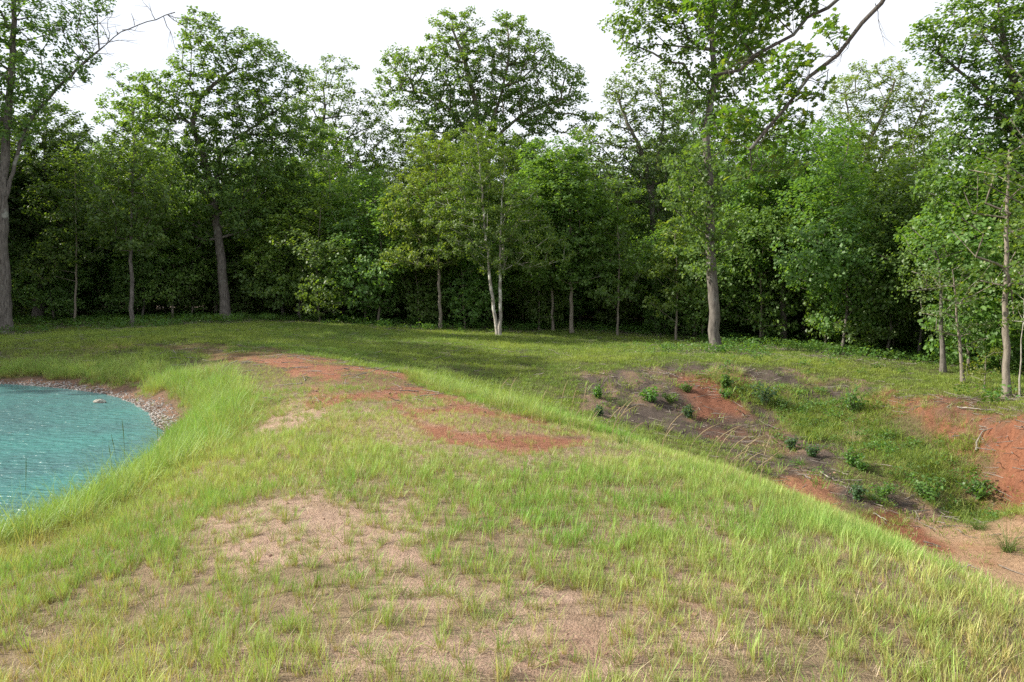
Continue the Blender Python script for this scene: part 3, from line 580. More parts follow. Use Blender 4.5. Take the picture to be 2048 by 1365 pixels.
# ------------------------------------------------------------------ stones, clods and sticks as loose ground litter
M = MT('stone'); oi = M.n('Attribute'); oi.attribute_name = 'tint'; oi.attribute_type = 'INSTANCER'; sp = M.n('SeparateXYZ'); M.l(oi.outputs['Vector'], sp.inputs[0])
c = M.mix(sp.outputs['X'], (.12, .105, .095), (.38, .355, .33)); c = M.mix(M.rng(sp.outputs['Y'], .75, 1), c, (.36, .18, .11)); c = M.mix(M.rng(M.noise(30, 4), .4, .7), c, M.mix(1.0, c, (.7, .68, .66), 'MULTIPLY'))
p = M.n('BsdfPrincipled', Roughness=.8); M.l(c, p.inputs['Base Color']); M.l(p.outputs[0], M.out.inputs[0]); STONE = M.m
def rock_mesh(seed, sub=2, flat=.6):
    import bmesh
    bm_ = bmesh.new(); bmesh.ops.create_icosphere(bm_, subdivisions=sub, radius=1); r = random.Random(seed); ax = [Vector((r.gauss(0, 1), r.gauss(0, 1), r.gauss(0, 1))).normalized() for _ in range(9)]; cut = [r.uniform(.5, .85) for _ in ax]
    for v in bm_.verts:
        for a_, c_ in zip(ax, cut):
            d = v.co.dot(a_)
            if d > c_: v.co -= a_ * (d - c_)
        v.co.z *= flat; v.co.x *= 1.25
    me = bpy.data.meshes.new('rock'); bm_.to_mesh(me); bm_.free(); return me
C_ROCK = proto_coll('stone_bit', [link('s', rock_mesh(k, 1), STONE) for k in range(5)])
P6, m6 = sample(-22, -5.5, 8, 25, 420, lambda x, y, m: sstep(-.25, -.05, m['dp']) * sstep(.42, .05, m['dp'] + .2 * m['n2']) * (y > 12.5))
t6 = np.stack([np.clip(.9 - 1.3 * m6['dp'] + rng.normal(scale=.3, size=len(P6)), 0, 1), rng.random(len(P6)), rng.random(len(P6))], 1)
s6 = rng.uniform(.012, .036, len(P6)); scatter('shore_stones', P6, np.repeat(s6[:, None], 3, 1), rng.integers(0, 5, len(P6)), C_ROCK, 'small pale grey stones lining the water edge of the pond', 'stones', t6, tilt=.5)
P7, m7 = sample(-4, 11.5, 2.4, 24, 60, lambda x, y, m: np.clip(m['path'] * .25 + m['bare'] * .35 + m['pit'] * .5 + m['bank'] * .8 + m['dkred'], 0, 1))
t7 = np.stack([rng.random(len(P7)) * .25, np.full(len(P7), .9), rng.random(len(P7))], 1); s7 = rng.gamma(2., .0055, len(P7)).clip(.004, .045) * np.where(P7[:, 1] < 9, .6, 1)
scatter('clay_clods', P7, np.repeat(s7[:, None], 3, 1), rng.integers(0, 5, len(P7)), C_ROCK, 'crumbled red clay clods strewn over path and pit', 'clods', t7, tilt=.5)
st = []
for k in range(5):
    r = np.random.default_rng(k + 40); n = 6; pp = np.zeros((n, 3)); pp[:, 0] = np.linspace(-.5, .5, n); pp[:, 1:] = np.cumsum(r.normal(scale=.03, size=(n, 2)), 0); pp[:, 2] = np.abs(pp[:, 2]) * .5 + .01
    V_, F_ = tube(pp, np.linspace(.02, .008, n), 4); st.append(link('s', mesh_np('stick', V_, F_, 4, True), BARK['dead']))
C_STK = proto_coll('stick_bit', st)
P8, m8 = sample(-24, 16, 12, 42, 26, lambda x, y, m: np.clip(m['pit'] * .35 + m['bank'] * 1.0 + sstep(24, 30, y) * sstep(2, 6, x) * .35 + sstep(-.4, .4, m['forest'] - .2) * .8 + ((np.abs(x - 11) < 2.5) & (y > 15.5) & (y < 19)) * .8, 0, 1) * (m['weed'] < .4) * (m['dp'] > 1))
scatter('twig_litter', P8 + [0, 0, .01], rng.uniform(.12, .6, (len(P8), 1)) * np.ones((1, 3)), rng.integers(0, 5, len(P8)), C_STK, 'grey brown wood chips and broken twigs on the pit rim', 'twigs', tilt=.15)
# leafy low weeds mixed through the pit and under the trees
wl = []
for k in range(4):
    r = np.random.default_rng(k + 60); C_ = r.normal(size=(34, 3)) * [.09, .09, .06] + [0, 0, .12]; C_[:, 2] = np.abs(C_[:, 2]); V_, F_, rd = leaves(C_, .06, r, 'hex', .7)
    wl.append(link('w', mesh_np('weed', V_, F_, 3, False, {'rnd': rd}), LEAF['weed']))
C_WL = proto_coll('leafy_weed', wl)
P9, m9 = sample(-30, 22, 15, 44, 22, lambda x, y, m: np.clip(m['weed'] * .6 + m['pit'] * .22 * sstep(0, .3, m['n2']) * sstep(0, .4, m['n']) + .25 * sstep(2, 6, x) * (y > 24) * sstep(.1, .5, m['n2'] + m['n']) + m['forest'] * .25 + .08 * sstep(-3, 0, y - treeline(x)), 0, 1) * (1 - m['bank']) * (1 - m['path']) * (m['dp'] > 1))
scatter('ground_cover', P9, rng.uniform(.5, 1.15, (len(P9), 1)) * np.where(m9['forest'] > .3, 1.6, 1)[:, None] * np.ones((1, 3)), rng.integers(0, 4, len(P9)), C_WL, 'low leafy seedlings at the foot of the woods', 'undergrowth')

# ------------------------------------------------------------------ trees that stand out
def BL(D, *bl):
    """crown masses given by where they stand in the view at distance D; depth like their width"""
    out = []
    for b in bl:
        px, py, rx, ry = b[:4]; dy = b[4] if len(b) > 4 else 0
        c = atY(px, py, D + dy); R = np.array([rx, .85 * (rx + ry) / 2 + 12, ry]) * (D + dy) / F; out.append((c, R))
    return out
def TR(D, *pts): return np.array([atY(px, py, D + (p[0] if p else 0)) for px, py, *p in pts])
def tree(name, label, cat, D, trunks, bl, r0, leaf, barkm='oak', **kw):
    tr = [TR(D, *t) for t in trunks]; b = tr[0][0].copy(); b[2] = H(b[0], b[1]) - .05
    for t in tr: t[0] = [t[0][0], t[0][1], H(t[0][0], t[0][1]) - .05]
    kw.setdefault('hb', 2.5)
    return build_tree(name, label, cat, b, tr, BL(D, *bl), r0, leaf, barkm, **kw)
def twigs(root, path, n, L, r0, seed, matk='dead', up=.3):
    r = np.random.default_rng(seed); acc = Acc(); b = np.array(root.location); path = np.asarray(path)
    for k in range(n):
        t = r.uniform(0, len(path) - 1.001); i = int(t); p = path[i] * (1 - t + i) + path[i + 1] * (t - i) - b; d = path[i + 1] - path[i]; d /= np.linalg.norm(d)
        d = d * .6 + r.normal(size=3) * .7 + [0, 0, up * r.choice([-1, 1])]; d /= np.linalg.norm(d); l = L * r.uniform(.4, 1.2)
        q = np.array([p + d * l * s + np.array([0, 0, -.12 * l * s * s]) for s in np.linspace(0, 1, 6)]); q[1:] += r.normal(scale=.03 * l, size=(5, 3))
        V_, F_ = tube(q, np.linspace(r0, r0 * .3, 6), 4); acc.add(V_, F_)
        for _ in range(3):
            j = r.integers(1, 5); e = d + r.normal(size=3) * .7; e /= np.linalg.norm(e); q2 = np.array([q[j] + e * l * .45 * s for s in np.linspace(0, 1, 4)]); V_, F_ = tube(q2, np.linspace(r0 * .5, r0 * .2, 4), 3); acc.add(V_, F_)
    tag(link('twigs', acc.mesh('twigs'), BARK[matk], root), kind='stuff')
left_oak = tree('oak_tree', 'tall oak cut by the left edge of the photo with a long half bare limb', 'tree', 33, [[(12, 672), (8, 540), (4, 400), (14, 250), (25, 120), (30, -60)], [(12, 672), (6, 420), (50, 250), (120, 170), (200, 100), (250, 55), (300, 45), (350, 25)]],
     [(30, 40, 90, 60), (110, 60, 80, 45), (150, 130, 60, 40), (80, 150, 70, 50), (-60, 120, 110, 120), (20, -60, 130, 60), (180, 15, 60, 25), (30, 230, 60, 50), (-70, 280, 60, 80), (60, 200, 70, 40)], .265, 'oak', seed=11, sep=.85, fill=.6, hb=6, nleaf=48, lsize=.125, second=.4)
tree('oak_tree', 'dark dense tree behind the left edge oak, its foot lost in shade', 'tree', 40, [[(75, 640), (80, 450), (90, 300), (95, 230)]],
     [(90, 260, 80, 60), (60, 360, 110, 80), (140, 300, 50, 50), (130, 420, 80, 70), (30, 470, 90, 60), (-60, 350, 90, 100), (100, 520, 80, 50)], .28, 'dark', seed=12, hb=3, nleaf=60)
tree('oak_tree', 'big oak with a thick bare lower trunk at the left end of the field', 'tree', 39.5, [[(451, 641), (446, 560), (437, 480), (425, 380), (400, 290), (378, 240), (410, 180), (470, 140)], [(451, 641), (437, 480), (430, 380), (440, 300), (500, 260), (540, 230)]],
     [(405, 80, 45, 55), (385, 140, 55, 40), (500, 100, 65, 35), (480, 170, 80, 45), (545, 140, 45, 40), (590, 150, 25, 40), (330, 180, 65, 35), (300, 230, 65, 40), (420, 240, 70, 50), (530, 230, 90, 50), (590, 270, 60, 50), (380, 320, 100, 60), (500, 320, 90, 60), (440, 400, 100, 50), (560, 360, 50, 40), (350, 430, 70, 40), (500, 430, 60, 40), (385, 480, 40, 30)],
     .265, 'oak', seed=13, sep=.8, hb=4.0, nleaf=60)
tree('slim_tree', 'slender dark stemmed tree in front of the left woods', 'tree', 35, [[(265, 657), (263, 560), (262, 450), (265, 350), (270, 270)]],
     [(265, 330, 70, 60), (255, 420, 80, 60), (310, 380, 60, 50), (220, 370, 40, 50), (270, 480, 60, 35)], .10, 'oak', 'oak', seed=14, hb=3.2, nleaf=45, sep=.75)
tree('oak_tree', 'pale crowned tree rising behind the slender left tree', 'tree', 47, [[(300, 640), (290, 450), (270, 300), (262, 200)]],
     [(262, 170, 38, 35), (235, 240, 40, 50), (290, 230, 50, 50), (310, 290, 60, 60), (240, 310, 50, 40), (225, 220, 20, 30), (330, 360, 80, 70)], .22, 'oak', seed=15, nleaf=50, sep=.95)
tree('oak_tree', 'tall loose crowned tree left of the central notch of sky', 'tree', 49, [[(650, 645), (655, 480), (640, 300), (650, 210)]],
     [(680, 140, 38, 28), (650, 180, 65, 40), (610, 220, 50, 45), (700, 210, 25, 30), (640, 260, 80, 50), (740, 215, 45, 35), (760, 260, 60, 40), (720, 300, 60, 50), (680, 350, 90, 60)], .26, 'oak', seed=16, nleaf=50, sep=.95)
tree('young_tree', 'bright young tree with see-through light green crown left of centre', 'tree', 41, [[(668, 648), (668, 500), (660, 380), (655, 290)]],
     [(650, 290, 55, 40), (640, 350, 60, 50), (690, 370, 45, 60), (620, 430, 60, 50), (680, 460, 55, 50), (700, 300, 30, 30)], .09, 'light', 'pale', seed=17, nleaf=50, sep=.75, lsize=.11, clump_r=.38)
tree('young_tree', 'leafy young tree with bushy low crown beside the big left oak', 'tree', 40, [[(600, 648), (598, 540), (590, 440)]],
     [(590, 440, 70, 55), (560, 510, 70, 50), (640, 510, 70, 50), (600, 570, 90, 35), (540, 420, 40, 40)], .10, 'light', 'oak', seed=18, hb=1.5, nleaf=60, sep=.7)
tree('oak_tree', 'highest oak in the centre with a wide spreading open crown', 'tree', 46, [[(972, 655), (968, 500), (965, 380), (962, 290), (950, 200), (930, 120), (905, 60)], [(972, 655), (965, 380), (968, 290), (1000, 200), (1020, 110), (1015, 60)], [(972, 655), (963, 400), (940, 280), (900, 215), (850, 185), (800, 180)], [(972, 655), (964, 400), (985, 280), (1050, 225), (1110, 205), (1150, 190)]],
     [(905, 60, 45, 38), (925, 45, 40, 25), (1020, 60, 45, 35), (1050, 100, 55, 35), (960, 120, 70, 50), (880, 110, 50, 40), (815, 140, 55, 35), (790, 120, 28, 25), (820, 190, 50, 30), (1085, 130, 45, 35), (1135, 155, 38, 30), (1155, 190, 28, 22), (1100, 205, 55, 30), (900, 180, 70, 40), (1020, 180, 70, 45), (870, 240, 60, 35), (1080, 240, 50, 30), (950, 240, 80, 40), (1170, 245, 32, 25), (770, 160, 22, 20), (910, 300, 80, 40), (1020, 310, 70, 40)],
     .32, 'oak', 'tan', seed=19, sep=.80, hb=5, nleaf=54, gnarl=.2, fill=.95)
tree('twin_birch', 'pale twin trunk tree leaning apart at the field edge in the centre', 'tree', 34.5, [[(996, 674), (985, 600), (974, 500), (966, 400), (955, 290)], [(999, 674), (1001, 600), (1000, 500), (1004, 400), (1010, 320)]],
     [(945, 290, 50, 50), (990, 340, 50, 50), (930, 370, 60, 50), (1020, 400, 60, 50), (950, 440, 80, 45), (890, 430, 45, 40), (1060, 460, 50, 45), (930, 495, 80, 30), (1030, 520, 90, 26), (1110, 500, 40, 30), (1010, 470, 60, 40)], .085, 'elm', 'pale', seed=20, hb=4, nleaf=60, sep=.68, lsize=.10, clump_r=.36, rmin=.008, second=1.)
tree('slim_tree', 'slender tree with grey stem and layered pale crown left of the twin trunks', 'tree', 36.5, [[(881, 655), (878, 560), (875, 440), (870, 320)]],
     [(860, 310, 50, 50), (850, 380, 70, 50), (820, 440, 60, 45), (890, 450, 60, 45), (840, 510, 75, 30), (800, 520, 50, 25), (800, 400, 35, 40)], .085, 'light', 'tan', seed=21, hb=3.0, nleaf=60, sep=.7, lsize=.105, clump_r=.38)
tree('slim_tree', 'deep green rounded tree right of the twin trunks', 'tree', 37, [[(1144, 670), (1142, 580), (1140, 450), (1135, 350)]],
     [(1120, 340, 60, 40), (1130, 400, 80, 50), (1080, 430, 60, 45), (1180, 440, 60, 50), (1130, 490, 90, 40), (1200, 520, 50, 40), (1110, 550, 80, 28)], .10, 'elm', 'tan', seed=22, hb=2.6, nleaf=64, sep=.68)
tree('slim_tree', 'thin stemmed tree a step left of the deep green rounded tree', 'tree', 38, [[(1106, 668), (1104, 560), (1100, 440), (1100, 330)]],
     [(1090, 320, 60, 45), (1050, 380, 45, 40), (1110, 400, 60, 50), (1080, 470, 60, 40), (1150, 300, 40, 40)], .07, 'oak', 'tan', seed=23, nleaf=50, sep=.75)
tree('oak_tree', 'greyish crooked oak standing back between centre and right', 'tree', 43, [[(1300, 668), (1306, 520), (1304, 430), (1302, 370), (1280, 290), (1250, 240), (1235, 190)], [(1300, 668), (1304, 430), (1304, 370), (1320, 290), (1330, 230), (1320, 170)]],
     [(1245, 180, 38, 35), (1225, 230, 25, 35), (1300, 165, 40, 30), (1340, 200, 40, 40), (1280, 230, 60, 35), (1330, 270, 50, 40), (1260, 300, 55, 40), (1310, 330, 70, 45), (1240, 360, 60, 45), (1340, 400, 50, 50), (1190, 290, 45, 35), (1170, 330, 60, 35)], .24, 'grey', 'oak', seed=24, hb=5, nleaf=46, sep=.82, gnarl=.22, fill=.9)
tree('oak_tree', 'tall straight oak with a broken limb stub at the right side of the field', 'tree', 29.6, [[(1431, 702), (1427, 620), (1422, 520), (1420, 400), (1414, 310), (1412, 250), (1430, 170), (1424, 90), (1425, -80)], [(1431, 702), (1420, 400), (1412, 300), (1400, 255), (1385, 226)]],
     [(1300, 20, 70, 45), (1260, 60, 45, 35), (1360, 60, 70, 50), (1480, 30, 90, 60), (1400, -50, 130, 60), (1500, 90, 60, 45), (1380, 120, 60, 35), (1460, 160, 60, 50), (1270, 110, 30, 25), (1390, 200, 35, 40), (1460, 240, 45, 40), (1380, 330, 40, 45), (1440, 350, 45, 50), (1400, 420, 50, 45), (1440, 470, 35, 50), (1395, 510, 35, 40), (1350, 380, 30, 40)],
     .225, 'oak', 'oak', seed=25, hb=3.6, nleaf=46, sep=.72, fill=.6)
tree('elm_tree', 'broad fresh green tree with arching limbs at the right woods edge', 'tree', 34.5, [[(1567, 690), (1566, 600), (1562, 500), (1560, 430), (1580, 350), (1600, 290)], [(1567, 690), (1562, 480), (1575, 420), (1620, 395), (1680, 400)]],
     [(1600, 290, 60, 35), (1560, 330, 70, 40), (1650, 330, 60, 40), (1500, 380, 60, 45), (1600, 390, 80, 45), (1690, 400, 55, 45), (1540, 450, 80, 40), (1640, 460, 80, 40), (1480, 470, 50, 40), (1720, 470, 40, 40), (1510, 320, 40, 30), (1670, 270, 40, 30), (1500, 520, 60, 30)], .16, 'elm', 'oak', seed=26, hb=4, nleaf=62, sep=.66, lsize=.115)
tree('slim_tree', 'shaded tree with sunlit sliver on its stem just right of the straight oak', 'tree', 35.5, [[(1524, 690), (1527, 620), (1530, 540), (1528, 440)]],
     [(1500, 430, 60, 50), (1550, 400, 50, 45), (1490, 500, 60, 45), (1560, 500, 50, 35)], .13, 'dark', 'tan', seed=27, nleaf=56, sep=.75)
tree('cedar_tree', 'dark brownish cedar in the deep shade right of the fresh green tree', 'tree', 37, [[(1610, 684), (1606, 600), (1600, 500), (1598, 430)]],
     [(1600, 440, 30, 40), (1600, 500, 50, 40), (1605, 560, 65, 40), (1605, 620, 75, 30), (1480, 600, 50, 40), (1510, 560, 40, 40), (1640, 590, 50, 50)], .12, 'cedar', 'oak', seed=28, hb=.6, nleaf=130, sep=.6, lsize=.07, clump_r=.42, up=.2)
tree('oak_tree', 'light crowned oak against the sky between the straight oak and right edge', 'tree', 49, [[(1745, 690), (1740, 500), (1725, 400), (1735, 290), (1770, 220), (1790, 160)], [(1745, 690), (1728, 400), (1740, 310), (1700, 250), (1690, 190)], [(1745, 690), (1730, 400), (1760, 310), (1830, 260), (1850, 200)]],
     [(1695, 185, 45, 32), (1720, 150, 30, 22), (1775, 145, 50, 28), (1845, 185, 38, 35), (1860, 160, 22, 20), (1790, 200, 50, 35), (1730, 235, 50, 35), (1840, 250, 50, 35), (1790, 280, 60, 30), (1700, 290, 40, 35), (1830, 320, 70, 40), (1760, 350, 70, 40), (1880, 300, 35, 35)], .26, 'light', 'tan', seed=29, hb=5, nleaf=44, sep=.82, gnarl=.2, fill=.9)
tree('oak_tree', 'large leafy oak filling the upper right corner', 'tree', 27, [[(2120, 740), (2110, 500), (2080, 300), (2010, 120), (1990, -60)], [(2120, 740), (2090, 330), (2000, 230), (1930, 150), (1880, 110)]],
     [(1860, 75, 40, 32), (1890, 120, 40, 28), (1930, 40, 60, 50), (2000, 30, 80, 60), (1960, 130, 70, 45), (2040, 140, 60, 60), (1940, 210, 55, 40), (2010, 230, 70, 50), (1930, 290, 60, 45), (2020, 320, 70, 50), (1900, 360, 60, 45), (1980, 400, 70, 45), (2090, 400, 70, 100), (1890, 440, 60, 40), (1960, 480, 60, 40), (2100, 200, 80, 100)],
     .26, 'oak', 'oak', seed=30, hb=3, nleaf=50, sep=.66, fill=.7)
tree('slim_tree', 'straight tan stemmed tree standing on the red bank at the right', 'tree', 20, [[(2013, 803), (2014, 680), (2012, 560), (2014, 430), (2018, 300)]],
     [(1980, 400, 60, 40), (2030, 430, 50, 50), (1940, 460, 55, 35), (2000, 510, 60, 30), (2040, 350, 60, 60), (1960, 340, 45, 35), (2040, 560, 40, 30), (1985, 590, 45, 24), (2030, 640, 30, 20), (1960, 540, 40, 22), (1930, 420, 40, 30)], .095, 'yellow', 'tan', seed=31, hb=3.4, nleaf=40, sep=.55, lsize=.11, shape='hex', fill=.9)
tree('small_tree', 'small grey green tree with bare lower stem before the right woods', 'tree', 22.5, [[(1925, 782), (1920, 700), (1912, 620), (1905, 540)]],
     [(1890, 560, 55, 30), (1940, 590, 55, 30), (1870, 610, 45, 28), (1920, 650, 60, 28), (1880, 665, 35, 22), (1960, 540, 50, 30), (1960, 690, 40, 22)], .055, 'grey', 'tan', seed=32, hb=1.0, nleaf=46, sep=.42, lsize=.075, clump_r=.26, shape='hex', rmin=.006)
tree('small_tree', 'short dark stemmed tree left of the small grey green tree', 'tree', 25, [[(1886, 752), (1884, 690), (1880, 610), (1878, 520)]],
     [(1870, 500, 50, 35), (1850, 560, 45, 35), (1910, 540, 40, 35), (1840, 480, 40, 30)], .09, 'elm', 'oak', seed=33, hb=1.6, nleaf=44, sep=.5, lsize=.10, shape='hex')
tree('shrub', 'yellowish leafy shrub left of the straight tan stem', 'shrub', 21, [[(1968, 790), (1965, 750), (1972, 715)]],
     [(1960, 745, 28, 20), (1975, 712, 26, 14), (1945, 765, 20, 12), (1995, 700, 22, 10)], .018, 'gold', 'tan', seed=34, hb=.1, nleaf=34, sep=.26, lsize=.06, clump_r=.17, shape='hex', rmin=.004)
tree('small_tree', 'thin whitish sapling at the extreme right edge', 'tree', 19.5, [[(2040, 800), (2043, 700), (2048, 600)]],
     [(2050, 590, 30, 30), (2040, 640, 30, 20), (2060, 540, 30, 30)], .022, 'elm', 'pale', seed=35, hb=1.0, nleaf=40, sep=.35, lsize=.08, clump_r=.22, shape='hex', rmin=.005)
twigs(left_oak, TR(33, (120, 170), (200, 100), (250, 55), (300, 45), (350, 25)), 16, 1.5, .018, 5, 'oak')
twigs(left_oak, TR(33, (30, 60), (100, 60), (190, 55)), 8, 1.6, .018, 6, 'oak')
for k, (px, py, D, lf, bl, lab) in enumerate([
    (150, 648, 37.5, 'oak', [(150, 330, 50, 40), (115, 400, 60, 45), (185, 430, 60, 45), (140, 490, 70, 40), (90, 540, 50, 30)], 'loose green sapling between the left edge oak and the slender tree'),
    (345, 650, 40.5, 'light', [(340, 430, 45, 35), (310, 500, 60, 40), (370, 540, 55, 35), (330, 580, 50, 25)], 'bright sapling just left of the big bare trunked oak'),
    (730, 655, 39, 'oak', [(735, 380, 50, 45), (710, 450, 60, 45), (770, 490, 50, 40), (720, 550, 70, 30)], 'loose sapling filling the gap left of the layered pale tree'),
    (1235, 674, 36.5, 'elm', [(1235, 400, 50, 45), (1215, 470, 60, 40), (1270, 520, 55, 40), (1230, 580, 60, 28)], 'leafy sapling between the deep green tree and the straight oak'),
    (1352, 682, 35, 'light', [(1350, 470, 40, 35), (1335, 530, 50, 35), (1375, 580, 50, 30), (1330, 610, 40, 20)], 'bright sapling close on the left of the straight oak'),
    (1785, 706, 33, 'light', [(1780, 420, 60, 45), (1750, 490, 60, 40), (1820, 480, 60, 40), (1790, 550, 70, 35), (1850, 410, 45, 40)], 'yellow green sapling before the woods left of the small grey green tree'),
    (1690, 698, 34.5, 'elm', [(1690, 510, 50, 40), (1725, 570, 50, 35), (1660, 580, 45, 30), (1700, 620, 45, 20)], 'low branched sapling right of the dark cedar'),
    (450, 655, 43, 'light', [(480, 500, 50, 35), (440, 540, 50, 35), (500, 570, 50, 25)], 'sunlit sapling standing behind the big bare trunked oak')]):
    tree('sapling', lab, 'sapling', D, [[(px, py), (px + 3, py - 110), (bl[0][0], bl[0][1])]], bl, .055, lf, 'tan', seed=300 + k, hb=.8, nleaf=44, sep=.78, lsize=.125, rmin=.006)
# oak on the near right, off the frame: its low limb hangs into the picture
o_b = np.array([10.2, 8.0, float(H(np.array([10.2]), np.array([8.0]))[0]) - .1])
limb = np.array([[10.0, 8.0, 3.6], [8.6, 8.5, 5.6], [6.6, 8.9, 6.1], atY(1860, -110, 9), atY(1755, 0, 9), atY(1700, 80, 9), atY(1640, 165, 9), atY(1560, 230, 8.8), atY(1500, 300, 8.6)])
limb2 = np.array([[10.0, 8.0, 4.2], [8.6, 8.8, 6.4], [6.2, 9.6, 7.2], atY(1740, -60, 10), atY(1650, 15, 10), atY(1600, 50, 10), atY(1540, 100, 9.8), atY(1480, 125, 9.6), atY(1430, 150, 9.4)])
tops = [np.array([o_b, [10.1, 8.0, 1.5], [10.0, 8.0, 4.2], [10.4, 8.2, 7.5], [10.2, 8.6, 11.0]]), np.concatenate([[o_b, [10.1, 8.0, 1.5]], limb]), np.concatenate([[o_b, [10.1, 8.0, 1.5]], limb2])]
near_oak = build_tree('oak_tree', 'near oak whose crooked low limb with big lobed leaves hangs in from the top right', 'tree', o_b, tops,
           BL(9.0, (1590, 120, 45, 30), (1560, 190, 40, 28), (1490, 235, 48, 28), (1600, 235, 35, 24), (1540, 265, 50, 26), (1480, 290, 40, 20), (1440, 250, 35, 20), (1440, 275, 28, 14), (1530, 140, 38, 24), (1635, 190, 26, 22), (1570, 330, 40, 20), (1500, 350, 40, 18), (1660, 60, 30, 22), (1470, 330, 30, 20)) + BL(9.8, (1500, 45, 55, 30), (1580, 15, 50, 30), (1440, 60, 40, 26), (1410, 10, 45, 30), (1500, -40, 100, 40), (1500, 100, 40, 22), (1455, 130, 28, 18), (1620, -10, 40, 20)) + [((10.4, 8.4, 10), (3.4, 3, 2.5), .05), ((12.5, 7, 8), (2.4, 2.4, 2), .05)],
           .105, 'yellow', 'dark', seed=36, sep=.135, hb=3.2, near=True, up=.9, nleaf=13, lsize=.095, clump_r=.15, shape='lobe', fill=.85, gnarl=.12, rmin=.0035, limb=.85, tap=.84, second=1., jit=.05)
twigs(near_oak, limb[4:], 16, .45, .005, 8, 'dark'); twigs(near_oak, limb2[4:], 12, .4, .005, 9, 'dark')
b2 = np.array([12.6, 14.0, float(H(np.array([12.6]), np.array([14.0]))[0]) - .1])
build_tree('oak_tree', 'sunlit oak spray entering at the right edge in front of the tan stem', 'tree', b2, [np.array([b2, [12.5, 14, 2], [12.3, 14, 5], [12.4, 14.2, 9]])],
           BL(13.5, (2010, 320, 40, 26), (1985, 350, 30, 18), (2035, 290, 30, 30), (2045, 360, 30, 26), (2040, 545, 14, 20), (2050, 150, 40, 40), (2040, 220, 26, 26), (1960, 60, 30, 16), (2060, 440, 30, 60)) + [((12.6, 14, 8), (2, 2, 2), .1)],
           .16, 'yellow', 'oak', seed=37, sep=.24, hb=2.2, up=.9, nleaf=18, lsize=.10, clump_r=.2, shape='lobe', fill=.7, rmin=.004)

# ------------------------------------------------------------------ woods behind: a few kinds, copied
def generic(name, label, seed, h, cr_w, cbase, r0, leaf, barkm, n, **kw):
    r = np.random.default_rng(seed); bl = []
    for k in range(n):
        a = r.random() * 6.283; z = cbase + (h - cbase) * (k + .5) / n; prof = math.sin(math.pi * min(.98, (z - cbase) / (h - cbase) * .78 + .2)); q = cr_w * prof * r.uniform(.25, .7)
        s = cr_w * prof * r.uniform(.45, .75) + .35; bl.append((np.array([math.cos(a) * q, math.sin(a) * q, z]), np.array([s, s, s * .65])))
    tr = np.array([[0, 0, -.1], [r.normal() * .15, r.normal() * .15, h * .3], [r.normal() * .4, r.normal() * .4, h * .6], [r.normal() * .5, r.normal() * .5, h * .92]])
    return build_tree(name, label, 'tree', (0, 0, 0), [tr], bl, r0, leaf, barkm, seed=seed, **kw)
G = [generic('woodland_tree', 'x', 201, 14.5, 4.2, 3.2, .20, 'oak', 'oak', 16, nleaf=46, sep=.95, lsize=.15),
     generic('woodland_tree', 'x', 202, 13.0, 3.8, 2.2, .16, 'elm', 'oak', 15, nleaf=46, sep=.95, lsize=.15),
     generic('woodland_tree', 'x', 203, 15.5, 4.4, 4.0, .22, 'dark', 'oak', 16, nleaf=46, sep=.95, lsize=.15),
     generic('woodland_tree', 'x', 204, 12.0, 3.2, 1.8, .12, 'oak', 'tan', 13, nleaf=46, sep=.9, lsize=.14)]
Sg = [generic('woodland_sapling', 'x', 211, 6.0, 1.8, .8, .045, 'elm', 'tan', 9, hb=.7, nleaf=36, sep=.64, lsize=.12, rmin=.006),
      generic('woodland_sapling', 'x', 212, 2.8, 1.6, .3, .03, 'oak', 'tan', 7, hb=.3, nleaf=34, sep=.6, lsize=.11, rmin=.006),
      generic('woodland_sapling', 'x', 213, 7.5, 2.0, 1.0, .06, 'oak', 'oak', 10, hb=.9, nleaf=38, sep=.68, lsize=.12, rmin=.006)]
used = set()
def place(src, k, x, y, sc, label, group):
    z = float(H(np.array([x]), np.array([y]))[0]) - .05; rz = rng.random() * 6.28; s = (sc * rng.uniform(.9, 1.1), sc)
    if (id(src), k) not in used:
        used.add((id(src), k)); o = src[k]; o.location = (x, y, z); o.rotation_euler = (0, 0, rz); o.scale = (s[0], s[0], s[1]); o['label'] = label; o['group'] = group; return o
    return copy_tree(src[k], (x, y, z), rz, s, label, group)
GR1 = 'trees of the woods behind the front row'; L1 = 'tree crowded into the shadowy woods behind the front row'
GR2 = 'saplings and bushes under the woods edge'; L2 = 'leafy sapling in the dim understorey along the woods edge'
for row, (y0, step) in enumerate([(43.5, 4.4), (48, 4.4), (54, 4.8), (61, 5.2), (70, 6)]):
    x = -.80 * y0 - 3
    while x < .80 * y0 + 3:
        xx = x + rng.uniform(-1, 1); yy = y0 + rng.uniform(-1.6, 1.6) - (4.5 if x > 8 and row == 0 else 0) - (3 if x > 17 and row < 2 else 0)
        sc = rng.uniform(.72, .95) * (1.0 if row else .84)
        place(G, int(rng.integers(0, 4)), xx, yy, sc, L1, GR1); x += step * rng.uniform(.75, 1.2)
for row, (dy, step) in enumerate([(1.2, 2.4), (3.6, 2.4), (6.5, 2.6), (10, 2.8), (15, 2.8), (20, 3.0), (26, 3.2), (33, 3.6)]):
    x = -max(32., .78 * (36 + dy))
    while x < max(30, .78 * (36 + dy)):
        yy = float(treeline(np.array([x]))[0]) + dy + rng.uniform(-.6, .9)
        if not (row == 0 and (x < -13 or rng.random() < .35)): place(Sg, (0, 2, 0, 2, 1 if row else 0)[int(rng.integers(0, 5))] if row < 2 else (0, 2, 1, 1)[int(rng.integers(0, 4))], x + rng.uniform(-.5, .5), yy, rng.uniform(.75, 1.25) * (1.35 if row > 4 else 1), L2, GR2)
        x += step * rng.uniform(.7, 1.3)
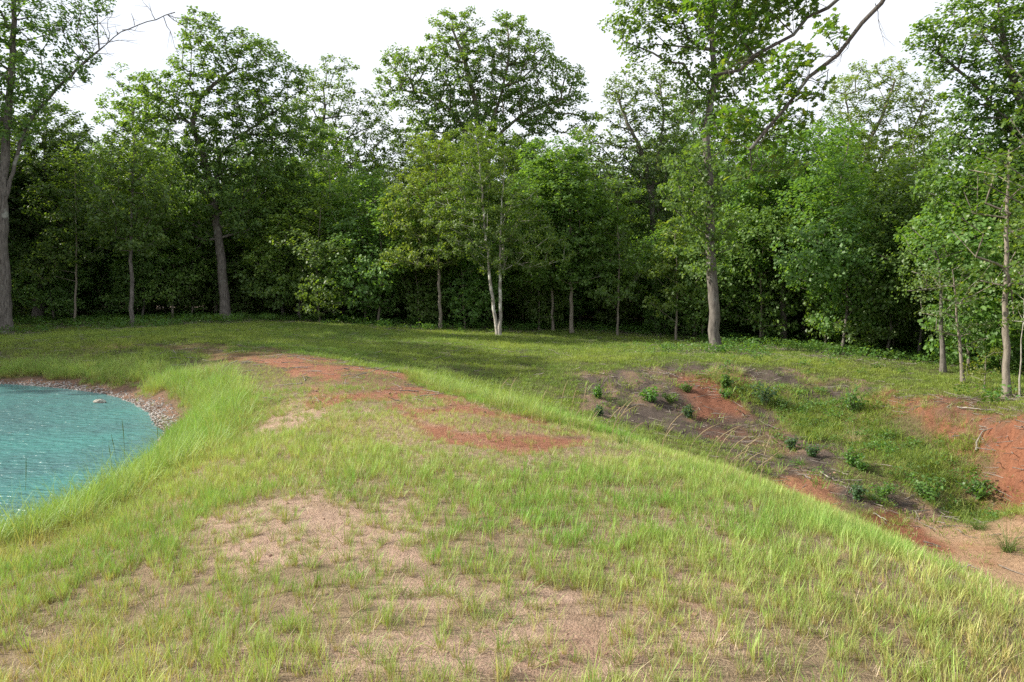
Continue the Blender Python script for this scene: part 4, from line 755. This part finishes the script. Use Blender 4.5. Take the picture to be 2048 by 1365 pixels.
# woods that stand outside the left and right of the view; they shade the field
GR3 = 'trees at the flanks of the clearing'
for x, y, k, sc in [(-27.5, 26.3, 0, 1.35), (-31, 30.5, 2, 1.2), (-29, 36, 0, 1.0), (-35, 33, 2, .95), (-33, 41, 1, 1.0), (-40, 38, 3, 1.1), (17.5, 22, 1, .8), (19, 27, 3, .85), (22, 24, 0, .8), (20, 19, 2, .75)]:
    place(G, k, x, y, sc, 'woodland tree flanking the clearing beside the front row' if x < 0 else 'woodland tree behind the tan stemmed tree on the right bank', GR3 + (' on the left' if x < 0 else ' on the right'))

# ------------------------------------------------------------------ single plants in the pit
def weed_bush(px, py, hpx, wpx, leafk, label, kind, seed):
    x, y = hit(px, py); z = float(H(np.array([x]), np.array([y]))[0]); s = y / F; h = hpx * s; w_ = wpx * s / 2; r = np.random.default_rng(seed)
    root = empty(kind, (x, y, z))
    if kind == 'weed_shrub':
        tag(root, label, 'shrub', 'leafy weeds growing in the pit'); acc = Acc(); Cs = []
        for k in range(15):
            a = r.random() * 6.283; q = r.random() ** .6 * w_; tip = np.array([math.cos(a) * q, math.sin(a) * q, h * r.uniform(.55, 1) * (1 - .35 * (q / w_) ** 2)])
            t = np.linspace(0, 1, 5)[:, None]; pp = t * tip; pp[:, 2] = tip[2] * (t[:, 0] ** .8); V_, F_ = tube(pp, np.linspace(.007, .002, 5), 4); acc.add(V_, F_)
            for tt in r.uniform(.15, 1, 24): Cs.append([np.interp(tt, t[:, 0], pp[:, j]) for j in range(3)] + r.normal(scale=.03, size=3))
        link('stem', acc.mesh('stem'), BARK['tan'], root); Cs = np.array(Cs); Cs[:, 2] = np.maximum(Cs[:, 2], .02)
        V_, F_, rd = leaves(Cs, min(.085, max(.055, h * .16)), r, 'hex', .5); tag(link('foliage', mesh_np('foliage', V_, F_, 3, False, {'rnd': rd}), LEAF[leafk], root), kind='stuff')
    else:
        tag(root, label, 'grass tuft', 'grass tussocks growing in the pit'); me_ = blade_mesh('blades', 150, h * 1.25, .007, w_ * .45, .55, .9, seed=seed)
        V0 = np.zeros(len(me_.vertices) * 3); o = link('blades', me_, TUSS[leafk], root); tag(o, kind='stuff')
    return root
def tuss(name, a, b): 
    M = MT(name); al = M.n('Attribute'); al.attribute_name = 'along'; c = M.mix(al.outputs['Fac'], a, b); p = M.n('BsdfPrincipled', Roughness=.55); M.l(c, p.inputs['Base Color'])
    tr = M.n('BsdfTranslucent'); M.l(M.mix(1.0, c, (1.3, 1.3, .7), 'MULTIPLY'), tr.inputs['Color']); ms = M.n('MixShader'); ms.inputs[0].default_value = .4
    M.l(p.outputs[0], ms.inputs[1]); M.l(tr.outputs[0], ms.inputs[2]); M.l(ms.outputs[0], M.out.inputs[0]); return M.m
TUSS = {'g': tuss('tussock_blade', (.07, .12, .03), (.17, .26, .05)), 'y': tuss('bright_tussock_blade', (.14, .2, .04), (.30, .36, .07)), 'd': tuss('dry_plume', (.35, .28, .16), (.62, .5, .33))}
for k, (px, py, h, wd, lf, kind, lab) in enumerate([
    (1377, 838, 32, 34, 'bluegreen', 'weed_shrub', 'round dark blue green weed alone on the brown slope'),
    (1583, 900, 32, 28, 'bluegreen', 'weed_shrub', 'compact dark weed below the pale eroded soil in mid pit'),
    (1530, 815, 60, 62, 'bluegreen', 'weed_shrub', 'biggest blue green weed at the top left of the pit'),
    (1563, 822, 28, 34, 'weed', 'weed_shrub', 'small green weed at the right foot of the biggest blue green weed'),
    (1451, 782, 40, 30, 'weed', 'weed_shrub', 'upright weed above the red soil near the pit rim'),
    (1450, 796, 22, 26, 'weed', 'weed_shrub', 'low weed just under the upright rim weed'),
    (1707, 830, 62, 66, 'weed', 'weed_shrub', 'broad leafy weed at the top right of the green strip'),
    (1703, 934, 40, 42, 'weed', 'weed_shrub', 'bright leafy weed in the middle of the pit'),
    (1723, 944, 28, 28, 'weed', 'weed_shrub', 'small weed touching the bright leafy one on its right'),
    (1626, 915, 26, 30, 'bluegreen', 'weed_shrub', 'dull sparse weed on the brown soil in mid pit'),
    (1852, 1004, 66, 84, 'weed', 'weed_shrub', 'large leafy clump nearest the sandy pit floor'),
    (1765, 998, 38, 56, 'weed', 'weed_shrub', 'spreading weed left of the large clump by the sand'),
    (1715, 1000, 40, 30, 'bluegreen', 'weed_shrub', 'thin grey weed at the lower left of the pit'),
    (1950, 1000, 60, 76, 'weed', 'weed_shrub', 'leafy weed at the foot of the red bank'),
    (1302, 808, 42, 44, 'weed', 'weed_shrub', 'tall green weed on the upper left slope of the pit'),
    (1246, 812, 26, 44, 'g', 'grass_tussock', 'green tussock left of the tall green slope weed'),
    (1196, 798, 30, 20, 'weed', 'weed_shrub', 'leftmost upright weed on the slope'),
    (1339, 806, 22, 40, 'weed', 'weed_shrub', 'bushy weed right of the tall green slope weed'),
    (1372, 784, 22, 28, 'weed', 'weed_shrub', 'bright low weed near the top of the red streak'),
    (1197, 834, 26, 20, 'bluegreen', 'weed_shrub', 'small dull weed below the leftmost upright weed'),
    (1602, 846, 34, 52, 'y', 'grass_tussock', 'bright tussock under the green strip of the pit'),
    (1640, 872, 28, 74, 'y', 'grass_tussock', 'wide yellow green tussock in mid pit'),
    (1586, 862, 16, 24, 'y', 'grass_tussock', 'tiny tussock left of the bright tussock'),
    (1606, 882, 18, 28, 'g', 'grass_tussock', 'small green tussock below the tiny one'),
    (1558, 916, 18, 34, 'g', 'grass_tussock', 'flat tussock on the left of the mid pit'),
    (1600, 932, 22, 26, 'g', 'grass_tussock', 'dark little tussock right below the flat one'),
    (1600, 1002, 20, 30, 'y', 'grass_tussock', 'lone tussock on the orange dirt behind the dam edge'),
    (1784, 876, 40, 70, 'g', 'grass_tussock', 'thick green tussock beside the dry plume grass'),
    (1824, 925, 50, 90, 'g', 'grass_tussock', 'large tussock in the long grass of the pit'),
    (1870, 960, 46, 80, 'y', 'grass_tussock', 'tussock below the red bank in the long grass'),
    (1957, 1060, 38, 44, 'g', 'grass_tussock', 'fine sedge tuft standing in the sandy floor'),
    (2015, 1105, 70, 34, 'g', 'grass_tussock', 'tall fine sedge at the right edge of the sand'),
    (1316, 860, 26, 34, 'y', 'grass_tussock', 'yellow tussock at the foot of the left slope'),
    (1250, 890, 28, 40, 'g', 'grass_tussock', 'dark tussock just past the end of the red path'),
    (1707, 888, 42, 26, 'd', 'grass_tussock', 'dry straw coloured plume grass in mid pit'),
    (1740, 1000, 30, 50, 'g', 'grass_tussock', 'low tussock at the lower edge of the brown soil')]):
    weed_bush(px, py, h, wd, lf, lab, kind, 400 + k)

# ------------------------------------------------------------------ rock in the pond, sticks, stalks
x, y, _ = atZ(200, 806, WZ); o = link('rock', rock_mesh(77, 3, .55), BARK['pale']); o.location = (x, y, WZ + .03); o.scale = (.13, .10, .13); o.rotation_euler = (0, .2, .4)
tag(o, 'pale grey rock breaking the water near the far shore', 'rock')
def stick(pts, r0, label, group=None):
    P_ = []
    for px, py, dz in pts: x, y = hit(px, py); P_.append([x, y, float(H(np.array([x]), np.array([y]))[0]) + dz])
    P_ = np.array(P_); b = P_[0].copy(); s = np.linspace(0, len(P_) - 1, 12); Q = np.stack([np.interp(s, range(len(P_)), P_[:, k]) for k in range(3)], 1) - b
    Q[1:-1] += rng.normal(scale=.01, size=(10, 3)); V_, F_ = tube(Q, np.linspace(r0, r0 * .45, 12), 6, .2)
    o = link('stick', mesh_np('stick', V_, F_, 4, True), BARK['dead']); o.location = b; tag(o, label, 'stick', group)
stick([(1952, 905, .02), (1955, 888, .06), (1966, 870, .06), (1985, 858, .03)], .025, 'curved grey stick hooked over the red bank', 'sticks lying about the pit')
stick([(1862, 838, .02), (1885, 825, .05), (1905, 812, .04)], .022, 'straight stick slanting on the rim of the red bank', 'sticks lying about the pit')
stick([(1915, 818, .03), (1960, 826, .06), (1990, 822, .03)], .02, 'stick lying flat on top of the red bank', 'sticks lying about the pit')
stick([(1640, 945, .01), (1662, 962, .04), (1690, 968, .01)], .018, 'bent twig on the brown soil of the pit', 'sticks lying about the pit')
stick([(1748, 1030, .02), (1775, 1046, .03)], .015, 'short pale stick on the dark red soil', 'sticks lying about the pit')
stick([(870, 650, .3), (900, 646, .5), (940, 652, .3), (975, 660, .1)], .03, 'fallen pale branch lying at the woods edge left of the twin trunks', 'fallen branches')
for k, (px, py, top, dx, lab) in enumerate([(48, 1010, 912, 4, 'tall seeding stalk nearest the left edge above the water'), (236, 925, 868, -14, 'leaning green stalk before the pond in the right group'), (250, 918, 838, -6, 'tallest thin green stalk rising in front of the water'),
                                         (225, 940, 888, -8, 'short stalk left of the leaning stalks'), (312, 900, 850, 3, 'stalk next to the tip of the pond'), (366, 800, 765, 2, 'stalk on the slope right of the stony shore')]):
    x, y = hit(px, py + 20); z = float(H(np.array([x]), np.array([y]))[0]); tip = atY(px + dx, top, y) - [x, y, z]
    t = np.linspace(0, 1, 8)[:, None]; pp = t * tip + np.sin(t * 3.14) * [.01, 0, 0]; rr = np.array([.004, .004, .0035, .003, .003, .006, .006, .001]) * (.8 if y < 12 else 1.0)
    V_, F_ = tube(pp, rr, 5); o = link('grass_stalk', mesh_np('grass_stalk', V_, F_, 4, True), TUSS['y']); o.location = (x, y, z); tag(o, lab, 'stalk', 'tall stalks by the pond')
for k in range(26):      # pale seed stalks on the dam's right shoulder
    px = rng.uniform(1180, 1540) if k < 18 else rng.uniform(950, 1180); py = np.interp(px, [950, 1200, 1560], [800, 885, 1000]) - 4
    x, y = hit(px, py); z = float(H(np.array([x]), np.array([y]))[0]); L = rng.uniform(.35, .7); a = rng.uniform(.1, .7); t = np.linspace(0, 1, 8)[:, None]
    pp = np.concatenate([L * t * np.sin(a * t ** 1.5), rng.normal() * .1 * t ** 2, L * t * np.cos(a * t)], 1); V_, F_ = tube(pp, np.array([2.2, 2, 2, 1.8, 1.8, 4, 4, .8]) * .0012, 4)
    o = link('grass_stalk', mesh_np('grass_stalk', V_, F_, 4, True), TUSS['d']); o.location = (x, y, z); tag(o, 'pale arching seed stalk on the right shoulder of the dam', 'stalk', 'seed stalks on the dam shoulder')
